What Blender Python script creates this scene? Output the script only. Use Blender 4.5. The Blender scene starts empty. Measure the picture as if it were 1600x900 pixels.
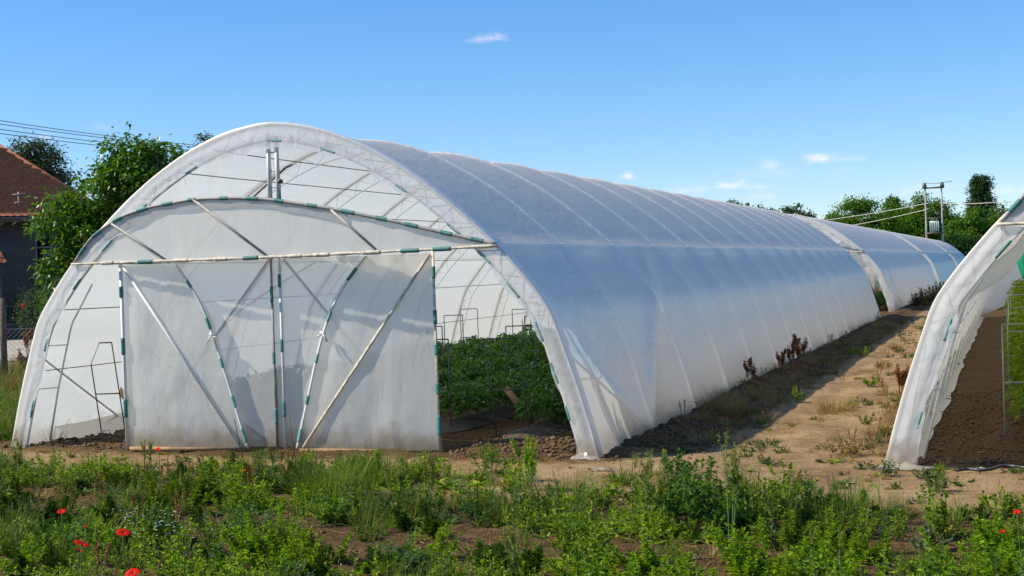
import bpy, math, random
import numpy as np
from mathutils import Vector, Matrix, Quaternion

rng = np.random.default_rng(7)
random.seed(7)
scene = bpy.context.scene
COL = scene.collection
PI = math.pi
D2R = math.radians

# ------------------------------------------------------------------ camera
F_PX = 2020.77
CAM = np.array([6.747, -10.958, 1.70])
YAW, PITCH, ROLL = 0.3693, 0.0130, -0.0350
_v = np.array([-math.sin(YAW) * math.cos(PITCH), math.cos(YAW) * math.cos(PITCH), -math.sin(PITCH)])
_r = np.array([math.cos(YAW), math.sin(YAW), 0.0])
_u = np.cross(_r, _v)
_r2 = math.cos(ROLL) * _r + math.sin(ROLL) * _u
_u2 = -math.sin(ROLL) * _r + math.cos(ROLL) * _u


def at(px, py, depth):
    """world point seen at photo pixel (1600 wide) at a distance along the view axis"""
    return CAM + depth * (_v + _r2 * (px - 800) / F_PX - _u2 * (py - 450) / F_PX)


def gnd(px, py, z=0.0):
    d = _v + _r2 * (px - 800) / F_PX - _u2 * (py - 450) / F_PX
    return CAM + d * ((z - CAM[2]) / d[2])


cam_data = bpy.data.cameras.new('camera')
cam_data.sensor_width = 36.0
cam_data.lens = F_PX / 1600 * 36.0
cam_data.clip_start = 0.1
cam_data.clip_end = 5000
cam = bpy.data.objects.new('camera', cam_data)
COL.objects.link(cam)
M = Matrix(((_r2[0], _u2[0], -_v[0], CAM[0]), (_r2[1], _u2[1], -_v[1], CAM[1]), (_r2[2], _u2[2], -_v[2], CAM[2]), (0, 0, 0, 1)))
cam.matrix_world = M
scene.camera = cam

# ------------------------------------------------------------------ small tools

def vnoise(x, y, seed=0):
    """numpy value noise, -1..1"""
    x = np.asarray(x, float); y = np.asarray(y, float)
    xi = np.floor(x).astype(np.int64); yi = np.floor(y).astype(np.int64)
    fx = x - xi; fy = y - yi
    fx = fx * fx * (3 - 2 * fx); fy = fy * fy * (3 - 2 * fy)

    def h(a, b):
        n = (a * 374761393 + b * 668265263 + seed * 1442695041) & 0x7fffffff
        n = ((n ^ (n >> 13)) * 1274126177) & 0x7fffffff
        n = (n ^ (n >> 16)) & 0xffff
        return n / 32767.5 - 1
    a = h(xi, yi); b = h(xi + 1, yi); c = h(xi, yi + 1); d = h(xi + 1, yi + 1)
    return (a * (1 - fx) + b * fx) * (1 - fy) + (c * (1 - fx) + d * fx) * fy


def fbm(x, y, seed=0, octs=4, gain=0.5):
    s = 0; a = 1; t = 0
    for o in range(octs):
        s = s + a * vnoise(np.asarray(x) * 2 ** o, np.asarray(y) * 2 ** o, seed + o * 17)
        t += a; a *= gain
    return s / t


def sstep(a, b, x):
    t = np.clip((x - a) / (b - a), 0, 1)
    return t * t * (3 - 2 * t)


def mesh_np(name, V, faces, mats, parent=None, smooth=False, attrs=None, fmat=None):
    """faces: list of int arrays (n,k)"""
    me = bpy.data.meshes.new(name)
    V = np.asarray(V, np.float32).reshape(-1, 3)
    if not isinstance(faces, (list, tuple)):
        faces = [faces]
    faces = [np.asarray(f, np.int32) for f in faces if len(f)]
    me.vertices.add(len(V)); me.vertices.foreach_set('co', V.ravel())
    loops = np.concatenate([f.ravel() for f in faces])
    cnt = np.concatenate([np.full(len(f), f.shape[1], np.int32) for f in faces])
    start = np.concatenate([[0], np.cumsum(cnt)[:-1]]).astype(np.int32)
    me.loops.add(len(loops)); me.loops.foreach_set('vertex_index', loops)
    me.polygons.add(len(cnt)); me.polygons.foreach_set('loop_start', start)
    me.polygons.foreach_set('loop_total', cnt)
    if fmat is not None:
        me.polygons.foreach_set('material_index', np.asarray(fmat, np.int32))
    me.update(calc_edges=True)
    if smooth:
        me.polygons.foreach_set('use_smooth', np.ones(len(cnt), bool))
    if attrs:
        for k, a in attrs.items():
            at_ = me.attributes.new(k, 'FLOAT', 'POINT')
            at_.data.foreach_set('value', np.asarray(a, np.float32).ravel())
    for m in (mats if isinstance(mats, (list, tuple)) else [mats]):
        me.materials.append(m)
    o = bpy.data.objects.new(name, me)
    COL.objects.link(o)
    if parent is not None:
        o.parent = parent
    return o


def tag(o, label=None, cat=None, group=None, kind=None):
    if label: o['label'] = label
    if cat: o['category'] = cat
    if group: o['group'] = group
    if kind: o['kind'] = kind
    return o


def empty(name, loc=(0, 0, 0), rz=0.0):
    o = bpy.data.objects.new(name, None)
    COL.objects.link(o)
    o.empty_display_size = 0.1
    o.location = loc; o.rotation_euler = (0, 0, rz)
    return o


def copy_tree(o, parent=None):
    c = o.copy(); COL.objects.link(c)
    if parent is not None:
        c.parent = parent
    for ch in list(o.children):
        copy_tree(ch, c)
    return c


class MB:
    """collects boxes, tubes and grids for one mesh"""
    def __init__(s):
        s.V = []; s.Q = []; s.T = []; s.n = 0

    def add(s, V, Q=None, T=None):
        V = np.asarray(V, float).reshape(-1, 3)
        if Q is not None and len(Q): s.Q.append(np.asarray(Q, int) + s.n)
        if T is not None and len(T): s.T.append(np.asarray(T, int) + s.n)
        s.V.append(V); s.n += len(V)

    def box(s, c, size, R=None):
        hx, hy, hz = np.asarray(size) / 2
        V = np.array([[x, y, z] for z in (-hz, hz) for y in (-hy, hy) for x in (-hx, hx)])
        if R is not None: V = V @ np.asarray(R).T
        V = V + np.asarray(c)
        s.add(V, [[0, 2, 3, 1], [4, 5, 7, 6], [0, 1, 5, 4], [2, 6, 7, 3], [0, 4, 6, 2], [1, 3, 7, 5]])

    def bar(s, a, b, w, d, up=(0, 0, 1)):
        a = np.asarray(a, float); b = np.asarray(b, float)
        z = b - a; L = np.linalg.norm(z); z /= L
        x = np.cross(up, z)
        if np.linalg.norm(x) < 1e-4: x = np.cross((1, 0, 0), z)
        x /= np.linalg.norm(x); y = np.cross(z, x)
        s.box((a + b) / 2, (w, d, L), np.stack([x, y, z], 1))

    def tube(s, P, r, k=8, caps=True):
        P = np.asarray(P, float); n = len(P)
        r = np.full(n, r) if np.isscalar(r) else np.asarray(r)
        T = np.gradient(P, axis=0); T /= np.linalg.norm(T, axis=1)[:, None] + 1e-12
        up = np.array([0, 0, 1.0]) if abs(T[0][2]) < 0.9 else np.array([1.0, 0, 0])
        X = np.cross(up, T[0]); X /= np.linalg.norm(X)
        V = []
        ang = np.arange(k) * 2 * PI / k
        for i in range(n):
            X = X - T[i] * (X @ T[i]); X /= np.linalg.norm(X) + 1e-12
            Y = np.cross(T[i], X)
            V.append(P[i] + r[i] * (np.cos(ang)[:, None] * X + np.sin(ang)[:, None] * Y))
        V = np.concatenate(V)
        i = np.arange(n - 1)[:, None] * k; j = np.arange(k)[None, :]; j2 = (j + 1) % k
        Q = np.stack([i + j, i + j2, i + k + j2, i + k + j], -1).reshape(-1, 4)
        T_ = []
        if caps:
            V = np.concatenate([V, P[:1], P[-1:]])
            c0 = n * k; c1 = c0 + 1
            for a in range(k):
                b = (a + 1) % k
                T_.append([c0, b, a]); T_.append([c1, (n - 1) * k + a, (n - 1) * k + b])
        s.add(V, Q, T_)

    def build(s, name, mat, parent=None, smooth=False):
        f = []
        if s.Q: f.append(np.concatenate(s.Q))
        if s.T: f.append(np.concatenate(s.T))
        return mesh_np(name, np.concatenate(s.V), f, mat, parent, smooth)


def grid_faces(nu, nv, off=0):
    i = np.arange(nu - 1)[:, None]; j = np.arange(nv - 1)[None, :]
    a = i * nv + j + off
    return np.stack([a, a + 1, a + nv + 1, a + nv], -1).reshape(-1, 4)


def unit(v):
    v = np.asarray(v, float)
    return v / (np.linalg.norm(v, axis=-1, keepdims=True) + 1e-12)

# ------------------------------------------------------------------ materials

def mat_new(name):
    m = bpy.data.materials.new(name); m.use_nodes = True
    nt = m.node_tree; nt.nodes.clear()
    out = nt.nodes.new('ShaderNodeOutputMaterial')
    return m, nt, out


def N(nt, t, **kw):
    n = nt.nodes.new(t)
    for k, v in kw.items():
        if k in n.inputs.keys() if hasattr(n, 'inputs') else False:
            n.inputs[k].default_value = v
        else:
            setattr(n, k, v)
    return n


def L(nt, a, b):
    nt.links.new(a, b)


def ramp(nt, fac, stops):
    r = nt.nodes.new('ShaderNodeValToRGB')
    el = r.color_ramp.elements
    while len(el) < len(stops): el.new(0.5)
    for e, (p, c) in zip(el, stops):
        e.position = p; e.color = (*c, 1) if len(c) == 3 else c
    if fac is not None: L(nt, fac, r.inputs[0])
    return r


def noise(nt, vec, scale, detail=4, rough=0.55):
    n = nt.nodes.new('ShaderNodeTexNoise')
    n.inputs['Scale'].default_value = scale; n.inputs['Detail'].default_value = detail
    n.inputs['Roughness'].default_value = rough
    if vec is not None: L(nt, vec, n.inputs['Vector'])
    return n


def mapping(nt, vec, scale=(1, 1, 1), rot=(0, 0, 0)):
    m = nt.nodes.new('ShaderNodeMapping')
    m.inputs['Scale'].default_value = scale; m.inputs['Rotation'].default_value = rot
    L(nt, vec, m.inputs['Vector'])
    return m


def math_(nt, op, a, b=None, c=None):
    m = nt.nodes.new('ShaderNodeMath'); m.operation = op
    for i, x in enumerate((a, b, c)):
        if x is None: continue
        if isinstance(x, (int, float)): m.inputs[i].default_value = x
        else: L(nt, x, m.inputs[i])
    return m.outputs[0]


def mixc(nt, fac, a, b):
    m = nt.nodes.new('ShaderNodeMix'); m.data_type = 'RGBA'
    for i, x in ((0, fac), (6, a), (7, b)):
        if isinstance(x, (int, float)): m.inputs[i].default_value = x
        elif isinstance(x, tuple): m.inputs[i].default_value = (*x, 1)
        else: L(nt, x, m.inputs[i])
    return m.outputs[2]


def simple_mat(name, col, rough=0.6, metal=0.0, var=0.15, scale=8.0, bump=0.0, bscale=40):
    m, nt, out = mat_new(name)
    p = nt.nodes.new('ShaderNodeBsdfPrincipled')
    tc = nt.nodes.new('ShaderNodeTexCoord')
    n = noise(nt, tc.outputs['Object'], scale, 5)
    c1 = tuple(max(0, x * (1 - var)) for x in col); c2 = tuple(min(1, x * (1 + var)) for x in col)
    r = ramp(nt, n.outputs[0], [(0.3, c1), (0.7, c2)])
    L(nt, r.outputs[0], p.inputs['Base Color'])
    p.inputs['Roughness'].default_value = rough; p.inputs['Metallic'].default_value = metal
    if bump:
        n2 = noise(nt, tc.outputs['Object'], bscale, 6)
        b = nt.nodes.new('ShaderNodeBump'); b.inputs['Strength'].default_value = bump
        b.inputs['Distance'].default_value = 0.02
        L(nt, n2.outputs[0], b.inputs['Height']); L(nt, b.outputs[0], p.inputs['Normal'])
    L(nt, p.outputs[0], out.inputs[0])
    return m


def leaf_mat(name, cols, trans=0.35, rough=0.5, gloss=0.12, patch=1.5):
    """cols: dark, mid, bright base colours; varies per leaf and per patch"""
    m, nt, out = mat_new(name)
    g = nt.nodes.new('ShaderNodeNewGeometry')
    tc = nt.nodes.new('ShaderNodeTexCoord')
    n = noise(nt, tc.outputs['Object'], patch, 3)
    f = math_(nt, 'ADD', math_(nt, 'MULTIPLY', g.outputs['Random Per Island'], 0.6), math_(nt, 'MULTIPLY', n.outputs[0], 0.4))
    r = ramp(nt, f, [(0.15, cols[0]), (0.5, cols[1]), (0.85, cols[2])])
    p = nt.nodes.new('ShaderNodeBsdfPrincipled')
    L(nt, r.outputs[0], p.inputs['Base Color'])
    p.inputs['Roughness'].default_value = rough
    p.inputs['Specular IOR Level'].default_value = gloss
    t = nt.nodes.new('ShaderNodeBsdfTranslucent')
    mul = nt.nodes.new('ShaderNodeMix'); mul.data_type = 'RGBA'; mul.blend_type = 'MULTIPLY'
    mul.inputs[0].default_value = 1.0
    L(nt, r.outputs[0], mul.inputs[6]); mul.inputs[7].default_value = (1.5, 1.6, 0.5, 1)
    L(nt, mul.outputs[2], t.inputs[0])
    mx = nt.nodes.new('ShaderNodeMixShader'); mx.inputs[0].default_value = trans
    L(nt, p.outputs[0], mx.inputs[1]); L(nt, t.outputs[0], mx.inputs[2])
    L(nt, mx.outputs[0], out.inputs[0])
    return m


def film_mat(name, transp=0.12, trans=0.55, col=(0.88, 0.89, 0.90), ribs=False, gloss=0.10, rough=0.28, streak=0.25, wrinkle=0.5, bdist=0.012, ttint=None):
    """thin milky polythene: some straight-through, some scattered through, some scattered back, a sheen"""
    m, nt, out = mat_new(name)
    tc = nt.nodes.new('ShaderNodeTexCoord')
    obj = tc.outputs['Object']
    sep = nt.nodes.new('ShaderNodeSeparateXYZ'); L(nt, obj, sep.inputs[0])
    # dusty blotches and run-off streaks
    n1 = noise(nt, obj, 1.3, 5, 0.6)
    mp = mapping(nt, obj, (14, 14, 0.7)); n2 = noise(nt, mp.outputs[0], 1.0, 4, 0.6)
    c0 = mixc(nt, math_(nt, 'MULTIPLY', math_(nt, 'SUBTRACT', n1.outputs[0], 0.35), 0.5), col, (0.80, 0.78, 0.73))
    c1 = mixc(nt, math_(nt, 'MULTIPLY', math_(nt, 'POWER', n2.outputs[0], 2.0), streak), c0, (0.72, 0.74, 0.76))
    # soil splash near the ground
    n3 = noise(nt, obj, 3.0, 4, 0.7)
    spl = math_(nt, 'SUBTRACT', math_(nt, 'MULTIPLY', n3.outputs[0], 0.46), sep.outputs[2])
    spf = nt.nodes.new('ShaderNodeMapRange'); spf.inputs[1].default_value = -0.02; spf.inputs[2].default_value = 0.16
    spf.inputs[3].default_value = 0; spf.inputs[4].default_value = 0.75; L(nt, spl, spf.inputs[0])
    c2 = mixc(nt, spf.outputs[0], c1, (0.52, 0.42, 0.29))
    if ribs:
        at_ = nt.nodes.new('ShaderNodeAttribute'); at_.attribute_name = 'rib'
        c2 = mixc(nt, math_(nt, 'MULTIPLY', at_.outputs['Fac'], 0.95), c2, (1.0, 0.90, 0.74))
    bmp = nt.nodes.new('ShaderNodeBump'); bmp.inputs['Strength'].default_value = wrinkle; bmp.inputs['Distance'].default_value = bdist
    mp3 = mapping(nt, obj, (3.0, 2.2, 1.2), (0.5, 0.3, 0.4)); n5 = noise(nt, mp3.outputs[0], 1.6, 5, 0.6)
    n5.inputs['Distortion'].default_value = 1.2
    mp4 = mapping(nt, obj, (9.0, 16.0, 2.5), (0.1, 0.2, 0.0)); n6 = noise(nt, mp4.outputs[0], 1.5, 3, 0.5)
    hsum = math_(nt, 'ADD', math_(nt, 'MULTIPLY', n5.outputs[0], 1.6), math_(nt, 'MULTIPLY', n6.outputs[0], 0.35))
    L(nt, hsum, bmp.inputs['Height'])
    d = nt.nodes.new('ShaderNodeBsdfDiffuse'); L(nt, c2, d.inputs[0]); L(nt, bmp.outputs[0], d.inputs['Normal'])
    t = nt.nodes.new('ShaderNodeBsdfTranslucent'); L(nt, c2, t.inputs[0])
    if ttint:
        tm = nt.nodes.new('ShaderNodeMix'); tm.data_type = 'RGBA'; tm.blend_type = 'MULTIPLY'; tm.inputs[0].default_value = 1.0
        L(nt, c2, tm.inputs[6]); tm.inputs[7].default_value = (*ttint, 1); L(nt, tm.outputs[2], t.inputs[0])
    L(nt, bmp.outputs[0], t.inputs['Normal'])
    g = nt.nodes.new('ShaderNodeBsdfGlossy'); g.inputs['Roughness'].default_value = rough
    g.inputs[0].default_value = (0.85, 0.82, 0.76, 1); L(nt, bmp.outputs[0], g.inputs['Normal'])
    tr = nt.nodes.new('ShaderNodeBsdfTransparent'); tr.inputs[0].default_value = (0.97, 0.98, 1, 1)
    m1 = nt.nodes.new('ShaderNodeMixShader'); m1.inputs[0].default_value = trans
    if ribs: L(nt, math_(nt, 'MULTIPLY', math_(nt, 'SUBTRACT', 1.0, math_(nt, 'MULTIPLY', at_.outputs['Fac'], 0.75)), trans), m1.inputs[0])
    L(nt, d.outputs[0], m1.inputs[1]); L(nt, t.outputs[0], m1.inputs[2])
    fr = nt.nodes.new('ShaderNodeFresnel'); fr.inputs[0].default_value = 1.5; L(nt, bmp.outputs[0], fr.inputs['Normal'])
    gf = math_(nt, 'ADD', math_(nt, 'MULTIPLY', fr.outputs[0], 0.45), gloss * 0.3)
    # seen edge-on less light gets straight through
    lw = nt.nodes.new('ShaderNodeLayerWeight'); lw.inputs[0].default_value = 0.5
    tf = math_(nt, 'MULTIPLY', math_(nt, 'SUBTRACT', 1.0, lw.outputs['Facing']), transp)
    m2 = nt.nodes.new('ShaderNodeMixShader'); L(nt, tf, m2.inputs[0])
    L(nt, m1.outputs[0], m2.inputs[1]); L(nt, tr.outputs[0], m2.inputs[2])
    m3 = nt.nodes.new('ShaderNodeMixShader'); L(nt, gf, m3.inputs[0])
    L(nt, m2.outputs[0], m3.inputs[1]); L(nt, g.outputs[0], m3.inputs[2])
    L(nt, m3.outputs[0], out.inputs[0])
    return m


MAT = {}
MAT['cover'] = film_mat('cover_film', transp=0.15, trans=0.52, col=(0.81, 0.735, 0.59), ribs=True, gloss=0.05, bdist=0.013, ttint=(0.80, 0.935, 1.16), rough=0.40, wrinkle=0.9)
MAT['wrap'] = film_mat('wrap_film', transp=0.34, trans=0.40, col=(1.0, 0.985, 0.95), wrinkle=0.3, streak=0.1)
MAT['door'] = film_mat('door_film', transp=0.34, trans=0.56, col=(1.0, 0.985, 0.93), streak=0.25, wrinkle=0.5)
MAT['bow'] = film_mat('bow_film', transp=0.12, trans=0.56, col=(1.0, 0.965, 0.88), streak=0.25, wrinkle=0.35)
MAT['hem'] = film_mat('hem_film', transp=0.1, trans=0.5, col=(0.62, 0.62, 0.62), streak=0.25, wrinkle=0.6)
MAT['mulch'] = simple_mat('mulch_film', (0.055, 0.044, 0.032), 0.95, 0, 0.3, 6, 0.5, 12)
MAT['white_tube'] = simple_mat('white_painted_tube', (0.70, 0.69, 0.65), 0.45, 0, 0.1)
MAT['cream_tube'] = simple_mat('cream_weathered_tube', (0.56, 0.50, 0.39), 0.7, 0, 0.45, 18)
MAT['rib_tube'] = simple_mat('pale_rib_tube', (0.90, 0.88, 0.82), 0.55, 0, 0.1)
MAT['steel'] = simple_mat('galvanised_steel', (0.30, 0.29, 0.27), 0.6, 0.1, 0.25, 12)
MAT['dark_steel'] = simple_mat('dark_rusty_steel', (0.11, 0.095, 0.085), 0.6, 0.3, 0.3, 20)
MAT['teal'] = simple_mat('teal_plastic', (0.035, 0.19, 0.165), 0.5, 0, 0.3, 15, 0.5, 120)
MAT['teal_pale'] = simple_mat('faded_teal_plastic', (0.13, 0.34, 0.30), 0.5, 0, 0.3, 15, 0.5, 120)
MAT['wood'] = simple_mat('weathered_plank', (0.30, 0.19, 0.09), 0.8, 0, 0.35, 10, 0.5, 60)
MAT['hoop'] = simple_mat('grey_wire', (0.09, 0.09, 0.085), 0.6, 0.2, 0.3, 20)
MAT['hoop_dark'] = simple_mat('dark_wire', (0.06, 0.06, 0.055), 0.6, 0.2, 0.3, 20)
MAT['hoop_pale'] = simple_mat('pale_wire', (0.42, 0.40, 0.33), 0.6, 0.2, 0.3, 20)
MAT['black_hose'] = simple_mat('black_hose', (0.03, 0.03, 0.03), 0.4)
MAT['green_sheet'] = simple_mat('bright_green_sheet', (0.0, 0.50, 0.24), 0.4, 0, 0.15, 6, 0.5, 8)
MAT['bark'] = simple_mat('bark', (0.12, 0.09, 0.065), 0.9, 0, 0.35, 8, 0.8, 20)
MAT['stem'] = simple_mat('green_stem', (0.10, 0.17, 0.04), 0.7, 0, 0.3, 8)
MAT['red_petal'] = leaf_mat('red_petal', [(0.55, 0.012, 0.005), (0.75, 0.02, 0.008), (0.85, 0.05, 0.015)], 0.35, 0.5)
MAT['poppy_heart'] = simple_mat('black_poppy_heart', (0.02, 0.015, 0.02), 0.6)
MAT['white_petal'] = leaf_mat('white_petal', [(0.75, 0.75, 0.72), (0.8, 0.8, 0.78), (0.85, 0.85, 0.82)], 0.3)
MAT['violet_petal'] = leaf_mat('violet_petal', [(0.10, 0.06, 0.20), (0.14, 0.09, 0.26), (0.2, 0.13, 0.34)], 0.3)

G = lambda a: tuple(a)
MAT['leaf_lush'] = leaf_mat('lush_leaf', [(0.060, 0.110, 0.008), (0.155, 0.240, 0.014), (0.30, 0.39, 0.026)], 0.38, patch=2.5)
MAT['leaf_bright'] = leaf_mat('bright_leaf', [(0.10, 0.19, 0.012), (0.19, 0.30, 0.016), (0.32, 0.43, 0.030)], 0.4, patch=2.5)
MAT['leaf_dark'] = leaf_mat('dark_leaf', [(0.030, 0.070, 0.012), (0.062, 0.130, 0.020), (0.12, 0.20, 0.038)], 0.3, patch=2.5)
MAT['leaf_grey'] = leaf_mat('grey_green_leaf', [(0.05, 0.085, 0.045), (0.085, 0.13, 0.07), (0.14, 0.19, 0.11)], 0.3, patch=2.5)
MAT['seed_yellow'] = leaf_mat('yellow_green_seed', [(0.10, 0.14, 0.02), (0.19, 0.21, 0.035), (0.30, 0.27, 0.07)], 0.3)
MAT['seed_brown'] = leaf_mat('brown_seed', [(0.11, 0.045, 0.018), (0.20, 0.085, 0.034), (0.32, 0.15, 0.065)], 0.2)
MAT['dry'] = leaf_mat('dry_straw', [(0.16, 0.105, 0.04), (0.30, 0.20, 0.085), (0.44, 0.33, 0.16)], 0.2, 0.7)
MAT['dry_dull'] = leaf_mat('dull_dry_grass', [(0.13, 0.10, 0.045), (0.24, 0.19, 0.09), (0.38, 0.31, 0.17)], 0.2, 0.7)
MAT['moss_yellow'] = leaf_mat('yellow_low_weed', [(0.20, 0.15, 0.02), (0.32, 0.24, 0.03), (0.42, 0.32, 0.05)], 0.2)
MAT['grass'] = leaf_mat('grass_blade', [(0.05, 0.09, 0.015), (0.10, 0.16, 0.022), (0.20, 0.26, 0.055)], 0.35, patch=1.2)
MAT['pepper'] = leaf_mat('pepper_leaf', [(0.026, 0.080, 0.010), (0.055, 0.145, 0.015), (0.11, 0.235, 0.026)], 0.4, 0.35, 0.45)
MAT['walnut'] = leaf_mat('walnut_leaf', [(0.026, 0.072, 0.008), (0.065, 0.145, 0.012), (0.13, 0.24, 0.020)], 0.33, 0.35, 0.4, patch=0.8)
MAT['tree_mid'] = leaf_mat('tree_leaf', [(0.035, 0.090, 0.010), (0.080, 0.17, 0.014), (0.14, 0.25, 0.022)], 0.3, patch=0.25)
MAT['tree_dark'] = leaf_mat('dark_tree_leaf', [(0.014, 0.038, 0.012), (0.028, 0.068, 0.020), (0.05, 0.10, 0.028)], 0.25, patch=0.25)
MAT['tree_grey'] = leaf_mat('greyish_tree_leaf', [(0.03, 0.055, 0.03), (0.055, 0.09, 0.045), (0.09, 0.13, 0.065)], 0.3, patch=0.3)

# ------------------------------------------------------------------ greenhouse section
_half = [(3.30, -0.03), (3.20, 0.35), (3.09, 0.72), (2.965, 1.08), (2.875, 1.345), (2.72, 1.555), (2.585, 1.72), (2.383, 1.95),
         (2.12, 2.19), (1.90, 2.375), (1.665, 2.56), (1.385, 2.75), (1.06, 2.935), (0.76, 3.07), (0.455, 3.17), (0.2, 3.213), (0, 3.235)]
_raw = np.array([(-x, z) for x, z in _half] + [(x, z) for x, z in _half[::-1][1:]])


def resample(P, n, close=False):
    P = np.asarray(P, float)
    s = np.concatenate([[0], np.cumsum(np.linalg.norm(np.diff(P, axis=0), axis=1))])
    t = np.linspace(0, s[-1], n)
    return np.stack([np.interp(t, s, P[:, k]) for k in range(P.shape[1])], 1)


def smooth_poly(P, it=2):
    P = np.asarray(P, float)
    for _ in range(it):
        Q = P.copy(); Q[1:-1] = 0.25 * P[:-2] + 0.5 * P[1:-1] + 0.25 * P[2:]; P = Q
    return P


PROF = resample(smooth_poly(resample(_raw, 121), 2), 121)       # left foot to right foot, (x, z)
_t = np.gradient(PROF, axis=0); _t = unit(_t)
PN = np.stack([-_t[:, 1], _t[:, 0]], 1)                          # outward normal (left foot: points to -x)
PS = np.concatenate([[0], np.cumsum(np.linalg.norm(np.diff(PROF, axis=0), axis=1))])
PLEN = PS[-1]


def prof_at(x=None, z=None, side=-1):
    """index on the section for a given x or a given height on one side"""
    if x is not None:
        return int(np.argmin(np.abs(PROF[:, 0] - x)))
    h = PROF[:, 1].copy(); ok = (PROF[:, 0] * side > 0)
    return int(np.argmin(np.where(ok, np.abs(h - z), 9)))


BAY = 1.9
WIRE_IDX = [prof_at(x=s * x) for s in (-1, 1) for x in (0.66, 1.08, 1.62, 2.38)] + [prof_at(z=z, side=s) for s in (-1, 1) for z in (1.53, 0.83)]


def cover_mesh(nb, parent, seed, foot=True):
    tb = np.array([0, 0.010, 0.022, 0.045, 0.09, 0.16, 0.24, 0.32, 0.41, 0.5, 0.59, 0.68, 0.76, 0.84, 0.91, 0.955, 0.978, 0.990])
    ys = np.concatenate([(k + tb) * BAY for k in range(nb)] + [[nb * BAY]])
    nv = len(ys)
    e1, e2 = PS[prof_at(x=2.38)], PS[prof_at(x=-2.38)]
    us = np.unique(np.round(np.concatenate([PS, [e + d for e in (e1, e2) for d in (-0.04, -0.02, -0.010, 0.0, 0.010, 0.02, 0.04)]]), 4))
    nu = len(us)
    S, Y = np.meshgrid(us, ys, indexing='ij')
    t = (Y / BAY) % 1.0
    t = np.where(t > 0.9995, 0.0, t)
    bay = np.floor(Y / BAY + 1e-6)
    PX, PZ = np.interp(us, PS, PROF[:, 0]), np.interp(us, PS, PROF[:, 1])
    NX, NZ = np.interp(us, PS, PN[:, 0]), np.interp(us, PS, PN[:, 1])
    arch = np.sin(PI * t)
    # how far from the nearest long wire (creased there only at the eaves wire)
    dw = np.minimum(abs(S - e1), abs(S - e2))
    hold = 1 - 0.75 * np.exp(-(dw / 0.10) ** 2)
    bf = 1 + 0.25 * vnoise(bay * 3.7 + 0.5, S * 0.4, seed)
    sag = 0.062 * bf * (arch ** 0.55) * hold - 0.006 * np.exp(-(dw / 0.012) ** 2) * (arch > 0.02)
    # tension folds fanning out from the arches
    fan = 0.010 * fbm(S * 1.1 + 5 * np.abs(t - 0.5), Y * 3.2 + S * 1.6, seed + 3, 3) * (0.35 + arch)
    fan += 0.006 * fbm(S * 2.6 - Y * 1.5, Y * 5 + S * 4.0, seed + 9, 3) * arch
    # shallow billow near the feet
    low = sstep(1.1, 0.0, np.minimum(S, PLEN - S))
    fan += low * 0.012 * fbm(S * 0.7, Y * 4.2, seed + 5, 3) * arch
    # the film rests on the end-bay braces
    for side in (-1, 1):
        j = {z: PS[prof_at(z=z, side=side)] for z in (0.98, 0.06, 1.345)}
        for (sa, ya, sb, yb) in ((j[0.98], 0.05, j[0.06], BAY * 0.97), (j[0.06], BAY * 1.03, j[1.345], BAY * 1.97), (j[1.345], BAY * 1.97, PS[prof_at(x=side * 2.38)], BAY * 2.6)):
            q = np.clip(((S - sa) * (sb - sa) + (Y - ya) * (yb - ya)) / ((sb - sa) ** 2 + (yb - ya) ** 2), 0, 1)
            dd = np.hypot(S - sa - q * (sb - sa), Y - ya - q * (yb - ya))
            sag = sag * (1 - 0.72 * np.exp(-(dd / 0.13) ** 2)); fan = fan * (1 - 0.8 * np.exp(-(dd / 0.13) ** 2))
    off = -sag + fan
    X = PX[:, None] + NX[:, None] * off
    Z = PZ[:, None] + NZ[:, None] * off
    # ragged, buried bottom hem
    hem = np.exp(-np.minimum(S, PLEN - S) / 0.05)
    Z = Z - 0.03 * hem * (1 + fbm(Y * 2.0, Y * 0, seed, 2))
    V = np.stack([X, np.broadcast_to(Y, X.shape), Z], -1)
    rib = np.maximum(np.exp(-(np.minimum(t, 1 - t) * BAY / 0.065) ** 2), 0.5 * np.exp(-(dw / 0.012) ** 2))
    return mesh_np('cover_film', V.reshape(-1, 3), grid_faces(nu, nv), MAT['cover'], parent, True, {'rib': rib})


def offset_prof(d):
    P = PROF - PN * d
    keep = PROF[:, 1] > -0.5
    return P[keep]


TRUSS_D = 0.17


def truss_meshes(parent, y, chord_mat, first=False):
    mb = MB()
    po = offset_prof(0.018); pi = offset_prof(TRUSS_D)
    po3 = np.stack([po[:, 0], np.full(len(po), y), po[:, 1]], 1)
    pi3 = np.stack([pi[:, 0], np.full(len(pi), y), pi[:, 1]], 1)
    r_o, r_i, r_l = (0.015, 0.012, 0.006) if first else (0.009, 0.006, 0.003)
    mb.tube(po3[::2], r_o, 6); mb.tube(pi3[::2], r_i, 6)
    idx = np.linspace(0, len(po3) - 1, 62).astype(int)
    for k in range(len(idx) - 1):
        a = po3[idx[k]] if k % 2 == 0 else pi3[idx[k]]
        b = pi3[idx[k + 1]] if k % 2 == 0 else po3[idx[k + 1]]
        mb.tube([a, b], r_l, 4, False)
    return mb.build('arch_truss', chord_mat, parent)


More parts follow.
